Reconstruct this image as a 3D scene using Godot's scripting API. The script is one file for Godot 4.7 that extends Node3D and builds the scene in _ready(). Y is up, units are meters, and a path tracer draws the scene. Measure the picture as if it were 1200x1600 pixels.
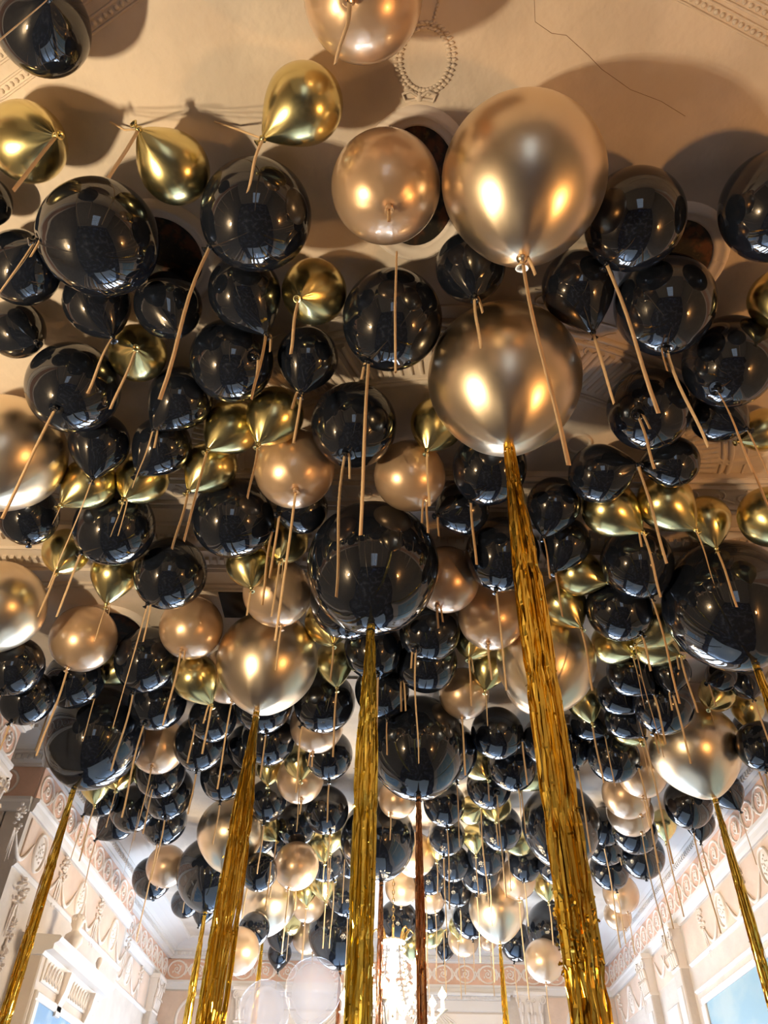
extends Node3D

var M := {}
var meshes := {}
var taken := {}
var rng := RandomNumberGenerator.new()

# ---------------------------------------------------------------- helpers
func numbered(called: String) -> String:
	var n: int = taken.get(called, 0)
	taken[called] = n + 1
	return called if n == 0 else "%s_%03d" % [called, n]

func tag(o: Node3D, label: String, category: String, group := "") -> Node3D:
	o.set_meta("label", label)
	o.set_meta("category", category)
	if group != "":
		o.set_meta("group", group)
	return o

func thing(called: String, label: String, category: String, at := Vector3.ZERO, group := "") -> Node3D:
	var o := Node3D.new()
	o.name = numbered(called)
	o.position = at
	add_child(o)
	tag(o, label, category, group)
	return o

func struct(called: String, basis := Basis(), at := Vector3.ZERO) -> Node3D:
	var o := Node3D.new()
	o.name = numbered(called)
	o.transform = Transform3D(basis, at)
	o.set_meta("kind", "structure")
	add_child(o)
	return o

func obj(called: String, mesh: Mesh, mat: Material, parent: Node3D, at := Vector3.ZERO, basis := Basis()) -> MeshInstance3D:
	var o := MeshInstance3D.new()
	o.name = called
	o.mesh = mesh
	o.material_override = mat
	o.transform = Transform3D(basis, at)
	parent.add_child(o, true)
	return o

func tool() -> SurfaceTool:
	var st := SurfaceTool.new()
	st.begin(Mesh.PRIMITIVE_TRIANGLES)
	return st

# a grid of points, rows along v, columns along u; front face is where u x v points away
func grid(st: SurfaceTool, p: Array, flip := false) -> void:
	for j in p.size() - 1:
		var a: PackedVector3Array = p[j]
		var b: PackedVector3Array = p[j + 1]
		for i in a.size() - 1:
			var q := [a[i], a[i + 1], b[i + 1], b[i]]
			var order := [0, 1, 2, 0, 2, 3] if not flip else [0, 2, 1, 0, 3, 2]
			for k in order:
				st.add_vertex(q[k])

func done(st: SurfaceTool) -> ArrayMesh:
	st.generate_normals()
	return st.commit()

func box(st: SurfaceTool, lo: Vector3, hi: Vector3) -> void:
	st.set_smooth_group(-1)
	var c := []
	for i in 8:
		c.append(Vector3(hi.x if i & 1 else lo.x, hi.y if i & 2 else lo.y, hi.z if i & 4 else lo.z))
	for f in [[0, 2, 3, 1], [4, 5, 7, 6], [0, 4, 6, 2], [1, 3, 7, 5], [0, 1, 5, 4], [2, 6, 7, 3]]:
		for k in [0, 2, 1, 0, 3, 2]:
			st.add_vertex(c[f[k]])

func box_mesh(lo: Vector3, hi: Vector3) -> ArrayMesh:
	var st := tool()
	box(st, lo, hi)
	return done(st)

# box with a chamfered front (+z) face
func panel_mesh(lo: Vector3, hi: Vector3, ch: float) -> ArrayMesh:
	var st := tool()
	st.set_smooth_group(-1)
	var a := [Vector3(lo.x, lo.y, lo.z), Vector3(hi.x, lo.y, lo.z), Vector3(hi.x, hi.y, lo.z), Vector3(lo.x, hi.y, lo.z)]
	var b := [Vector3(lo.x, lo.y, hi.z - ch), Vector3(hi.x, lo.y, hi.z - ch), Vector3(hi.x, hi.y, hi.z - ch), Vector3(lo.x, hi.y, hi.z - ch)]
	var c := [Vector3(lo.x + ch, lo.y + ch, hi.z), Vector3(hi.x - ch, lo.y + ch, hi.z), Vector3(hi.x - ch, hi.y - ch, hi.z), Vector3(lo.x + ch, hi.y - ch, hi.z)]
	for pr in [[a, b], [b, c]]:
		for i in 4:
			var k := (i + 1) % 4
			for v in [pr[0][i], pr[1][k], pr[0][k], pr[0][i], pr[1][i], pr[1][k]]:
				st.add_vertex(v)
	for v in [c[0], c[2], c[1], c[0], c[3], c[2]]:
		st.add_vertex(v)
	return done(st)

# a profile of (depth, height) swept along x; top is open to the wall
func moulding(x0: float, x1: float, prof: Array) -> ArrayMesh:
	var st := tool()
	st.set_smooth_group(-1)
	var n := prof.size()
	for i in n:
		var p: Vector2 = prof[i]
		var q: Vector2 = prof[(i + 1) % n]
		var a := Vector3(x0, p.y, p.x)
		var b := Vector3(x1, p.y, p.x)
		var c := Vector3(x1, q.y, q.x)
		var d := Vector3(x0, q.y, q.x)
		for v in [a, c, b, a, d, c]:
			st.add_vertex(v)
	# end caps
	var poly := PackedVector2Array()
	for p in prof:
		poly.append(p)
	var tri := Geometry2D.triangulate_polygon(poly)
	for t in range(0, tri.size(), 3):
		for e in 2:
			var x := x0 if e == 0 else x1
			var k := [tri[t], tri[t + 1], tri[t + 2]]
			if e == 1:
				k.reverse()
			for m in k:
				st.add_vertex(Vector3(x, poly[m].y, poly[m].x))
	return done(st)

func tube(st: SurfaceTool, pts: Array, radii: Array, sides := 6, closed := false) -> void:
	st.set_smooth_group(0)
	var n := pts.size()
	var rings := []
	var up := Vector3(0.31, 0.93, 0.21).normalized()
	for i in n:
		var t: Vector3
		if closed:
			t = (pts[(i + 1) % n] - pts[(i - 1 + n) % n]).normalized()
		else:
			t = (pts[mini(i + 1, n - 1)] - pts[maxi(i - 1, 0)]).normalized()
		var s := t.cross(up)
		if s.length() < 0.05:
			s = t.cross(Vector3.RIGHT)
		s = s.normalized()
		up = s.cross(t).normalized()
		var ring := PackedVector3Array()
		var r: float = radii[i % radii.size()]
		for k in sides + 1:
			var a := TAU * k / sides
			ring.append(pts[i] + (s * cos(a) + up * sin(a)) * r)
		rings.append(ring)
	if closed:
		# twist-free enough for near planar loops
		rings.append(rings[0])
	grid(st, rings)

func tube_mesh(pts: Array, radii: Array, sides := 6, closed := false) -> ArrayMesh:
	var st := tool()
	tube(st, pts, radii, sides, closed)
	return done(st)

func blob(st: SurfaceTool, at: Vector3, r: Vector3, nu := 6, nv := 4, turn := 0.0) -> void:
	st.set_smooth_group(0)
	var rows := []
	var bz := Basis(Vector3(0, 0, 1), turn)
	for j in nv + 1:
		var row := PackedVector3Array()
		var v := PI * j / nv
		for i in nu + 1:
			var u := TAU * i / nu
			row.append(at + bz * Vector3(sin(v) * cos(u) * r.x, cos(v) * r.y, sin(v) * sin(u) * r.z))
		rows.append(row)
	grid(st, rows, true)

func lathe(st: SurfaceTool, prof: Array, sides := 20, at := Vector3.ZERO) -> void:
	st.set_smooth_group(0)
	var rows := []
	for p in prof:
		var row := PackedVector3Array()
		for i in sides + 1:
			var u := TAU * i / sides
			row.append(at + Vector3(cos(u) * p.x, p.y, sin(u) * p.x))
		rows.append(row)
	grid(st, rows, true)

func ellipse(c: Vector3, rx: float, ry: float, n: int, from := 0.0, to := TAU) -> Array:
	var a := []
	var full := is_equal_approx(to - from, TAU)
	for i in (n if full else n + 1):
		var t := from + (to - from) * i / n
		a.append(c + Vector3(cos(t) * rx, sin(t) * ry, 0))
	return a

# flat ring in the xy plane with a moulded section: prof is (offset outward, height in z)
func ring_mesh(rx: float, ry: float, prof: Array, n := 48) -> ArrayMesh:
	var st := tool()
	var rows := []
	for p in prof:
		var row := PackedVector3Array()
		for i in n + 1:
			var t := TAU * i / n
			row.append(Vector3(cos(t) * (rx + p.x), sin(t) * (ry + p.x), p.y))
		rows.append(row)
	grid(st, rows, true)
	return done(st)

func disc_mesh(rx: float, ry: float, z: float, n := 40) -> ArrayMesh:
	var st := tool()
	st.set_smooth_group(-1)
	for i in n:
		var a := TAU * i / n
		var b := TAU * (i + 1) / n
		st.set_uv(Vector2(0.5, 0.5))
		st.add_vertex(Vector3(0, 0, z))
		st.set_uv(Vector2(0.5 + 0.5 * cos(b), 0.5 - 0.5 * sin(b)))
		st.add_vertex(Vector3(cos(b) * rx, sin(b) * ry, z))
		st.set_uv(Vector2(0.5 + 0.5 * cos(a), 0.5 - 0.5 * sin(a)))
		st.add_vertex(Vector3(cos(a) * rx, sin(a) * ry, z))
	return done(st)

# ---------------------------------------------------------------- materials
func mat(c: Color, rough := 0.7, metal := 0.0) -> StandardMaterial3D:
	var m := StandardMaterial3D.new()
	m.albedo_color = c
	m.roughness = rough
	m.metallic = metal
	return m

func noise_tex(freq: float, seed_: int, a: Color, b: Color, normal := false, strength := 4.0, size := 512) -> NoiseTexture2D:
	var n := FastNoiseLite.new()
	n.seed = seed_
	n.frequency = freq
	n.fractal_octaves = 5
	var t := NoiseTexture2D.new()
	t.width = size
	t.height = size
	t.seamless = true
	t.noise = n
	if normal:
		t.as_normal_map = true
		t.bump_strength = strength
	else:
		var g := Gradient.new()
		g.colors = PackedColorArray([a, b])
		g.offsets = PackedFloat32Array([0.25, 0.75])
		t.color_ramp = g
	return t

func plaster(c: Color, vary: float, seed_: int) -> StandardMaterial3D:
	var m := mat(Color.WHITE, 0.85)
	m.albedo_texture = noise_tex(0.006, seed_, c.darkened(vary), c.lightened(vary * 0.4))
	m.normal_enabled = true
	m.normal_texture = noise_tex(0.04, seed_ + 7, c, c, true, 2.0)
	m.normal_scale = 0.35
	m.uv1_triplanar = true
	m.uv1_world_triplanar = true
	m.uv1_scale = Vector3.ONE * 0.7
	return m

func make_materials() -> void:
	M.ceiling = plaster(Color(0.86, 0.80, 0.73), 0.06, 3)
	M.wall = plaster(Color(0.82, 0.765, 0.71), 0.04, 11)
	M.peach = plaster(Color(0.88, 0.77, 0.68), 0.05, 17)
	M.farpeach = M.peach
	M.pink = plaster(Color(0.88, 0.71, 0.61), 0.06, 23)
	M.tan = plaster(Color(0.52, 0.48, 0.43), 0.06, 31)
	M.white = mat(Color(0.86, 0.83, 0.80), 0.7)
	M.relief = mat(Color(0.92, 0.87, 0.82), 0.75)
	M.sconce = mat(Color(0.55, 0.4, 0.2), 0.3, 1.0)
	# balloons
	var k := mat(Color(0.085, 0.10, 0.13), 0.035)
	k.metallic_specular = 0.68
	M.K = k
	M.M = k
	M.B = k
	M.g = mat(Color(0.88, 0.82, 0.58), 0.24, 1.0)
	M.G = mat(Color(0.93, 0.85, 0.73), 0.30, 1.0)
	var c := mat(Color(0.84, 0.71, 0.57), 0.32, 0.6)
	c.clearcoat_enabled = true
	c.clearcoat = 1.0
	c.clearcoat_roughness = 0.03
	M.C = c
	var w := mat(Color(0.97, 0.97, 1.0, 0.27), 0.3)
	w.backlight_enabled = true
	w.backlight = Color(0.9, 0.9, 0.95)
	w.clearcoat_enabled = true
	w.clearcoat_roughness = 0.05
	w.transparency = BaseMaterial3D.TRANSPARENCY_ALPHA
	M.W = w
	M.ribbon = mat(Color(0.86, 0.73, 0.56), 0.42)
	M.foil = mat(Color(0.95, 0.82, 0.38), 0.2, 1.0)
	M.olive = mat(Color(0.95, 0.86, 0.42), 0.2, 1.0)
	M.copper = mat(Color(0.82, 0.62, 0.46), 0.2, 1.0)
	M.crystal = mat(Color(0.85, 0.82, 0.76), 0.12, 0.2)
	M.brass = mat(Color(0.9, 0.75, 0.45), 0.22, 1.0)
	var e := mat(Color(1, 0.95, 0.85), 0.4)
	e.emission_enabled = true
	e.emission = Color(1.0, 0.86, 0.66)
	e.emission_energy_multiplier = 40.0
	M.bulb = e
	var e2 := mat(Color(1, 0.8, 0.5), 0.4)
	e2.emission_enabled = true
	e2.emission = Color(1.0, 0.66, 0.30)
	e2.emission_energy_multiplier = 25.0
	M.warm_bulb = e2
	var gl := mat(Color(0.9, 0.95, 1.0, 0.08), 0.02)
	gl.transparency = BaseMaterial3D.TRANSPARENCY_ALPHA
	M.glass = gl
	M.crack = mat(Color(0.55, 0.43, 0.32), 0.9)
	# dark oval ceiling paintings
	var p := mat(Color.WHITE, 0.55)
	var im := Image.create(256, 256, false, Image.FORMAT_RGB8)
	var n := FastNoiseLite.new()
	n.seed = 41
	n.frequency = 0.012
	var n2 := FastNoiseLite.new()
	n2.seed = 5
	n2.frequency = 0.04
	for y in 256:
		for x in 256:
			var v := n.get_noise_2d(x, y) * 0.5 + 0.5
			var u := n2.get_noise_2d(x, y) * 0.5 + 0.5
			var q := Color(0.10, 0.085, 0.06).lerp(Color(0.36, 0.20, 0.10), smoothstep(0.45, 0.75, v)).lerp(Color(0.42, 0.36, 0.22), smoothstep(0.62, 0.8, u) * 0.5)
			im.set_pixel(x, y, q)
	p.albedo_texture = ImageTexture.create_from_image(im)
	M.painting = p
	# pale blue wall paintings
	var b := mat(Color.WHITE, 0.6)
	var im2 := Image.create(512, 256, false, Image.FORMAT_RGB8)
	n.frequency = 0.009
	for y in 256:
		for x in 512:
			var v := n.get_noise_2d(x * 0.7, y + 600) * 0.5 + 0.5
			var u := n2.get_noise_2d(x * 0.4, y * 0.8) * 0.5 + 0.5
			var q := Color(0.40, 0.55, 0.70).lerp(Color(0.52, 0.64, 0.73), float(y) / 256.0).lerp(Color(0.74, 0.77, 0.79), smoothstep(0.5, 0.75, v) * 0.7)
			q = q.lerp(Color(0.55, 0.72, 0.82), smoothstep(0.55, 0.75, u) * 0.35)
			im2.set_pixel(x, y, q)
	b.albedo_texture = ImageTexture.create_from_image(im2)
	M.mural = b
	var m2 := b.duplicate()
	m2.albedo_texture = null
	var im3 := Image.create(256, 256, false, Image.FORMAT_RGB8)
	for y in 256:
		for x in 256:
			var v := n.get_noise_2d(x * 1.4 + 300, y * 1.4) * 0.5 + 0.5
			im3.set_pixel(x, y, Color(0.52, 0.65, 0.71).lerp(Color(0.63, 0.70, 0.71), smoothstep(0.4, 0.7, v)))
	m2.albedo_texture = ImageTexture.create_from_image(im3)
	M.mural_pale = m2
	# parquet
	var f := mat(Color.WHITE, 0.35)
	f.albedo_texture = noise_tex(0.02, 77, Color(0.68, 0.71, 0.76), Color(0.77, 0.79, 0.82))
	f.uv1_triplanar = true
	f.uv1_scale = Vector3(0.4, 0.4, 1.4)
	M.floor = f
	var cp := mat(Color.WHITE, 0.9)
	var nt := noise_tex(0.025, 19, Color.BLACK, Color.WHITE)
	var gr := Gradient.new()
	gr.offsets = PackedFloat32Array([0.0, 0.42, 0.55, 0.66, 1.0])
	gr.colors = PackedColorArray([Color(0.03, 0.04, 0.07), Color(0.06, 0.07, 0.13), Color(0.10, 0.13, 0.26), Color(0.28, 0.31, 0.38), Color(0.5, 0.52, 0.56)])
	nt.color_ramp = gr
	cp.albedo_texture = nt
	cp.uv1_triplanar = true
	cp.uv1_world_triplanar = true
	cp.uv1_scale = Vector3.ONE * 0.085
	M.carpet = cp
	M.dance = mat(Color(0.78, 0.89, 1.0), 0.25)

# ---------------------------------------------------------------- balloons
const LEN := {"M": 1.06, "C": 1.03, "g": 1.42, "K": 1.32, "G": 1.14, "B": 1.10, "W": 1.2}
const TEAR := {"M": 0.05, "C": 0.0, "g": 0.85, "K": 0.75, "G": 0.36, "B": 0.14, "W": 0.3}
const PLEAT := {"M": 0.012, "C": 0.012, "g": 0.055, "K": 0.04, "G": 0.022, "B": 0.014, "W": 0.01}
const CALLED := {"M": "round_balloon", "C": "champagne_balloon", "g": "chrome_balloon", "K": "small_balloon", "G": "giant_gold_balloon", "B": "giant_black_balloon", "W": "clear_balloon"}
const GROUPS := {"M": "round black balloons under the ceiling", "C": "round champagne balloons under the ceiling", "g": "small gold balloons under the ceiling", "K": "small black balloons under the ceiling", "G": "big gold balloons under the ceiling", "B": "big black balloons under the ceiling", "W": "clear balloons by the chandelier"}

func envelope(kind: String) -> ArrayMesh:
	var l: float = LEN[kind]
	var tear: float = TEAR[kind]
	var pl: float = PLEAT[kind]
	var nu := 64 if kind in ["G", "B", "M", "C"] else 48
	var nt := 18
	var nb := 26
	var rows := []
	for j in nt + nb + 1:
		var row := PackedVector3Array()
		var y: float
		var r: float
		var s := 0.0
		if j <= nt:
			var a := PI * 0.5 * j / nt
			y = cos(a) * (1.0 if tear < 0.5 else 1.04)
			r = sin(a)
		else:
			var a := PI * 0.5 * (j - nt) / nb
			s = sin(a)
			y = -l * s
			r = lerpf(cos(a), cos(s * PI * 0.5), tear)
			r = maxf(r, 0.028)
			if kind in ["C", "M"]:
				y += 0.05 * exp(-pow(r / 0.10, 2.0))
		for i in nu + 1:
			var u := TAU * i / nu
			var w := smoothstep(0.62, 0.97, s)
			var f := 1.0 + w * pl * (cos(8.0 * u) + 0.6 * cos(5.0 * u + 1.0) + 0.4 * cos(13.0 * u + 2.0))
			row.append(Vector3(cos(u) * r * f, y, sin(u) * r * f))
		rows.append(row)
	var st := tool()
	st.set_smooth_group(0)
	grid(st, rows, true)
	return done(st)

func knot_mesh() -> ArrayMesh:
	var st := tool()
	lathe(st, [Vector2(0.004, 0.012), Vector2(0.011, 0.006), Vector2(0.013, 0.0), Vector2(0.010, -0.006), Vector2(0.006, -0.010), Vector2(0.008, -0.016), Vector2(0.015, -0.024), Vector2(0.013, -0.025), Vector2(0.003, -0.018)], 12)
	return done(st)

func strip(st: SurfaceTool, pts: Array, w: float, yaw: float, twist: float) -> void:
	st.set_smooth_group(0)
	var rows := []
	var n := pts.size()
	for i in n:
		var a := yaw + twist * i / (n - 1.0)
		var s := Vector3(cos(a), 0, sin(a)) * w * 0.5
		var f := Vector3(-sin(a), 0, cos(a)) * 0.0006
		var p: Vector3 = pts[i]
		rows.append(PackedVector3Array([p - s - f, p + s - f, p + s + f, p - s + f, p - s - f]))
	grid(st, rows)

func b(kind: String, label: String, x: float, y: float, z: float, r: float, ax: float, ay: float, az: float, rib: float, tail: float) -> void:
	var axis := Vector3(ax, ay, az).normalized()
	var centre := Vector3(x, y, z)
	var knot := centre - axis * r * float(LEN[kind])
	var group: String = GROUPS[kind]
	var t := thing(CALLED[kind], label, "balloon", knot, group)
	var side := axis.cross(Vector3(0.2, 0.1, 0.97)).normalized()
	var turn := Basis(side, axis, side.cross(axis))
	turn = turn * Basis(Vector3.UP, rng.randf() * TAU)
	obj("envelope", meshes[kind], M[kind], t, axis * r * float(LEN[kind]), turn.scaled(Vector3.ONE * r))
	obj("knot", meshes.knot, M[kind], t, Vector3.ZERO, turn.scaled(Vector3.ONE * (1.6 if kind in ["G", "B"] else 1.1)))
	if rib > 0.03:
		var pts := []
		var n := 9
		var da := rng.randf() * TAU
		var amp := 0.006 * rib
		for i in n:
			var s := float(i) / (n - 1)
			pts.append(Vector3(cos(da), 0, sin(da)) * amp * sin(s * 5.0) * 2.0 + Vector3(0, -0.012 - rib * s, 0))
		var st := tool()
		strip(st, pts, 0.012, rng.randf_range(-0.9, 0.9), rng.randf_range(-0.7, 0.7))
		obj("ribbon", done(st), M.ribbon, t)
	if tail > 0.02:
		var pts := []
		var da := rng.randf_range(-0.6, 0.6)
		if rng.randf() < 0.5:
			da += PI
		for i in 8:
			var s := float(i) / 7.0
			pts.append(Vector3(cos(da), 0, sin(da)) * 0.03 * sqrt(s) + Vector3(0, -0.004 + 0.02 * sin(minf(s * 4.0, PI)) - tail * s * s, 0))
		var st := tool()
		strip(st, pts, 0.011, rng.randf_range(-0.9, 0.9), 0.3)
		obj("ribbon_tail", done(st), M.ribbon, t)

func tassel(m: String, label: String, x: float, y: float, z: float, r0: float, r1: float, n: int, dense := 0.0) -> void:
	var t := thing("foil_tassel", label, "tassel", Vector3(x, y, z), "foil tassels under the big balloons")
	var length := y - rng.randf_range(0.75, 0.9)
	var st := tool()
	st.set_smooth_group(-1)
	var segs := 72
	var phase := rng.randf()
	for k in n:
		var a := TAU * k * 0.381966
		var rho := sqrt((k + 0.5) / n)
		var ph := rng.randf() * TAU
		var rows := []
		var len_k := length * rng.randf_range(0.93, 1.0)
		var w := rng.randf_range(0.006, 0.012)
		var tw := rng.randf_range(-1.6, 1.6)
		var lean := rng.randf_range(-1.2, 1.2)
		for i in segs + 1:
			var s := float(i) / segs
			var d := len_k * s
			var crimp := exp(-pow((fposmod(d + phase + 0.02 * sin(ph), 0.42) - 0.21) / 0.03, 2.0))
			var rr := lerpf(r0, r1, smoothstep(-0.05, 0.75, d)) * (1.0 - 0.12 * crimp)
			var aa := a + 0.2 * sin(d * 2.1 + ph)
			var shake := 0.0012 + 0.004 * crimp
			var p := Vector3(cos(aa), 0, sin(aa)) * rr * rho + Vector3(rng.randf_range(-1, 1), 0, rng.randf_range(-1, 1)) * shake
			p.y = -d + 0.015
			var fa := aa + PI * 0.5 + lean + tw * sin(d * 1.3 + ph) + rng.randf_range(-1, 1) * (0.13 + 0.9 * crimp + (0.9 if rng.randf() < 0.12 else 0.0))
			var sd := Vector3(cos(fa), rng.randf_range(-0.05, 0.05), sin(fa)) * w * 0.5
			var q := Vector3(-sin(fa), 0, cos(fa)) * 0.0005
			rows.append(PackedVector3Array([p - sd - q, p + sd - q, p + sd + q, p - sd + q, p - sd - q]))
		grid(st, rows)
	for k in n * 6:
		var d := length * sqrt(rng.randf_range(0.002, 0.96))
		var aa := rng.randf() * TAU
		var rr := lerpf(r0, r1, smoothstep(-0.05, 0.75, d)) * rng.randf_range(0.85, 1.05)
		if dense > 0.0 and k % 2 == 0:
			d = dense + rng.randf_range(-0.09, 0.09)
			rr *= rng.randf_range(0.92, 1.10)
		var p := Vector3(cos(aa) * rr, -d, sin(aa) * rr)
		var u := Vector3(rng.randf_range(-1, 1), rng.randf_range(-1.6, 1.6), rng.randf_range(-1, 1)).normalized() * rng.randf_range(0.003, 0.007)
		var v := u.cross(Vector3(rng.randf_range(-1, 1), rng.randf_range(-1, 1), rng.randf_range(-1, 1))).normalized() * 0.0028
		var nn := u.cross(v).normalized() * 0.0004
		grid(st, [PackedVector3Array([p - u - v - nn, p + u - v - nn, p + u - v + nn, p - u - v + nn, p - u - v - nn]), PackedVector3Array([p - u + v - nn, p + u + v - nn, p + u + v + nn, p - u + v + nn, p - u + v - nn])])
	var o := obj("fringe", done(st), M[m], t)
	o.set_meta("kind", "stuff")
	var tie := tool()
	lathe(tie, [Vector2(0.004, 0.02), Vector2(r0 * 0.9, 0.012), Vector2(r0 * 1.15, 0.0), Vector2(r0 * 1.15, -0.02), Vector2(r0, -0.03)], 14)
	obj("tie", done(tie), M[m], t)

# a ribbon that trails along the ceiling or past its balloon; points in the room
func trail(balloon: String, pts: Array) -> void:
	var t: Node3D = get_node(balloon)
	var local := []
	for p in pts:
		local.append(p - t.position)
	obj("ribbon", tube_mesh(local, [0.004], 5), M.ribbon, t)

# ---------------------------------------------------------------- room
const X_LEFT := -2.86
const X_LEFT_FAR := -3.07
const X_RIGHT := 3.02
const Z_FAR := -12.0
const Z_BACK := 3.5
const H := 4.6

const CORNICE := [Vector2(0, 4.385), Vector2(0.05, 4.385), Vector2(0.05, 4.40), Vector2(0.085, 4.415), Vector2(0.085, 4.46), Vector2(0.115, 4.475), Vector2(0.115, 4.49), Vector2(0.15, 4.515), Vector2(0.22, 4.55), Vector2(0.29, 4.575), Vector2(0.30, 4.565), Vector2(0.33, 4.575), Vector2(0.335, 4.6), Vector2(0, 4.6)]
const UNDER_FRIEZE := [Vector2(0, 4.02), Vector2(0.02, 4.02), Vector2(0.03, 4.05), Vector2(0.035, 4.085), Vector2(0.05, 4.10), Vector2(0.05, 4.125), Vector2(0.02, 4.13), Vector2(0, 4.13)]
const RAIL := [Vector2(0, -0.022), Vector2(0.012, -0.018), Vector2(0.02, -0.006), Vector2(0.03, 0.004), Vector2(0.022, 0.018), Vector2(0, 0.022)]

func rail(y: float) -> Array:
	var a := []
	for p in RAIL:
		a.append(p + Vector2(0, y))
	return a

# bands that run along the top of every wall, in the wall's own axes (x along, z into the room)
func entablature(w: Node3D, x0: float, x1: float, seen_from := -1e9, seen_to := 1e9) -> void:
	obj("cornice", moulding(x0, x1, CORNICE), M.white, w)
	obj("frieze_band", box_mesh(Vector3(x0, 4.13, 0), Vector3(x1, 4.385, 0.012)), M.pink, w)
	obj("moulded_band", moulding(x0, x1, UNDER_FRIEZE), M.white, w)
	var st := tool()
	var n := int((x1 - x0) / 0.05)
	for i in n:
		var x := x0 + (i + 0.5) * (x1 - x0) / n
		if x > seen_from and x < seen_to:
			box(st, Vector3(x - 0.014, 4.418, 0.08), Vector3(x + 0.014, 4.456, 0.102))
	var o := obj("dentils", done(st), M.white, w)
	o.set_meta("kind", "stuff")
	n = int((x1 - x0) / 0.295)
	if n < 1:
		return
	var step := (x1 - x0) / n
	for i in n:
		var x := x0 + (i + 0.5) * step
		if x > seen_from and x < seen_to:
			obj("oval_ring", meshes.oval_ring, M.relief, w, Vector3(x, 4.257, 0.012))
			obj("rosette", meshes.rosette, M.relief, w, Vector3(x, 4.257, 0.012))
			if i < n - 1:
				obj("link", meshes.link, M.relief, w, Vector3(x + step * 0.5, 4.257, 0.012))

func cluster_mesh(seed_: int) -> ArrayMesh:
	var r := RandomNumberGenerator.new()
	r.seed = seed_
	var st := tool()
	for i in 26:
		var a := r.randf() * TAU
		var d := sqrt(r.randf()) * 0.085
		blob(st, Vector3(cos(a) * d, sin(a) * d * 1.2, 0.012), Vector3(0.017, 0.008, 0.016), 5, 4, r.randf() * TAU)
	for i in 5:
		var x := r.randf_range(-0.02, 0.02)
		tube(st, [Vector3(x, -0.08, 0.006), Vector3(x * 2.0, -0.16, 0.008), Vector3(x * 3.0 + 0.01, -0.26 - 0.05 * i * 0.3, 0.004)], [0.007, 0.005, 0.002], 5)
	return done(st)

func swag_mesh(dx: float, sag: float) -> ArrayMesh:
	var pts := []
	var rad := []
	for i in 13:
		var s := i / 12.0
		pts.append(Vector3(dx * s, -sag * sin(s * PI) - 0.02 * s, 0.008))
		rad.append(0.005 + 0.013 * sin(s * PI))
	return tube_mesh(pts, rad, 6)

# carved oval plaque, flower clusters and garlands on a peach panel
func panel_ornaments(w: Node3D, plaques: Array, y: float) -> void:
	for x in plaques:
		obj("oval_plaque", meshes.plaque, M.relief, w, Vector3(x, y, 0.012))
		obj("plaque_rim", meshes.plaque_rim, M.relief, w, Vector3(x, y, 0.012))
		for s in [-1.0, 1.0]:
			obj("garland", meshes.swag, M.relief, w, Vector3(x + s * 0.14, y + 0.02, 0.01), Basis().scaled(Vector3(s, 1, 1)))
			obj("flower_cluster", meshes.cluster if s > 0 else meshes.cluster2, M.relief, w, Vector3(x + s * 0.56, y + 0.07, 0.01))

func pilaster(w: Node3D, x: float, half: float, depth: float) -> void:
	obj("pilaster_shaft", panel_mesh(Vector3(x - half * 0.8, 0, 0), Vector3(x + half * 0.8, 3.66, depth), 0.012), M.wall, w)
	obj("pilaster_fillet", panel_mesh(Vector3(x - half * 0.5, 2.2, depth), Vector3(x + half * 0.5, 3.5, depth + 0.012), 0.01), M.white, w)
	# corinthian capital: bell, two rows of leaves, corner scrolls, abacus
	var st := tool()
	st.set_smooth_group(-1)
	var y0 := 3.66
	var y1 := 4.0
	var rows := []
	for j in 7:
		var s := j / 6.0
		var hw := half * (0.72 + 0.22 * s * s)
		var d := depth * (0.9 + 0.35 * s * s)
		var yy := lerpf(y0, y1, s)
		rows.append(PackedVector3Array([Vector3(x - hw, yy, 0), Vector3(x - hw, yy, d), Vector3(x + hw, yy, d), Vector3(x + hw, yy, 0)]))
	grid(st, rows)
	obj("capital_bell", done(st), M.relief, w)
	obj("abacus", panel_mesh(Vector3(x - half * 1.08, 4.0, 0), Vector3(x + half * 1.08, 4.05, depth * 1.5), 0.01), M.relief, w)
	obj("necking", panel_mesh(Vector3(x - half * 0.86, 3.64, 0), Vector3(x + half * 0.86, 3.668, depth * 1.15), 0.008), M.relief, w)
	for row in 2:
		var m := 4 if row == 0 else 3
		for i in m:
			var lx := x + ((i + 0.5) / m - 0.5) * half * 1.7
			var yb := y0 + 0.01 + row * 0.11
			var lf := tool()
			var pts := []
			for q in 7:
				var s := q / 6.0
				pts.append(Vector3(lx, yb + 0.13 * sin(s * 2.2), depth * (1.0 + 0.1 * row) + 0.004 + 0.05 * s * s))
			tube(lf, pts, [0.016, 0.022, 0.024, 0.02, 0.016, 0.012, 0.006], 5)
			obj("acanthus_leaf", done(lf), M.relief, w)
	for s in [-1.0, 1.0]:
		var pts := []
		var rad := []
		for q in 22:
			var a := q * 0.45
			var rr := 0.052 - 0.0021 * q
			pts.append(Vector3(x + s * (half * 0.78 + rr * sin(a) * 0.8), 3.945 + rr * cos(a), depth * 1.35 + 0.001 * q))
			rad.append(0.012 - 0.0003 * q)
		obj("scroll", tube_mesh(pts, rad, 5), M.relief, w)
		var p2 := []
		for q in 16:
			var a := q * 0.5
			var rr := 0.03 - 0.0015 * q
			p2.append(Vector3(x + s * (half * 0.2 + rr * sin(a)), 3.93 + rr * cos(a), depth * 1.3))
		obj("scroll", tube_mesh(p2, [0.008], 5), M.relief, w)

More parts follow.
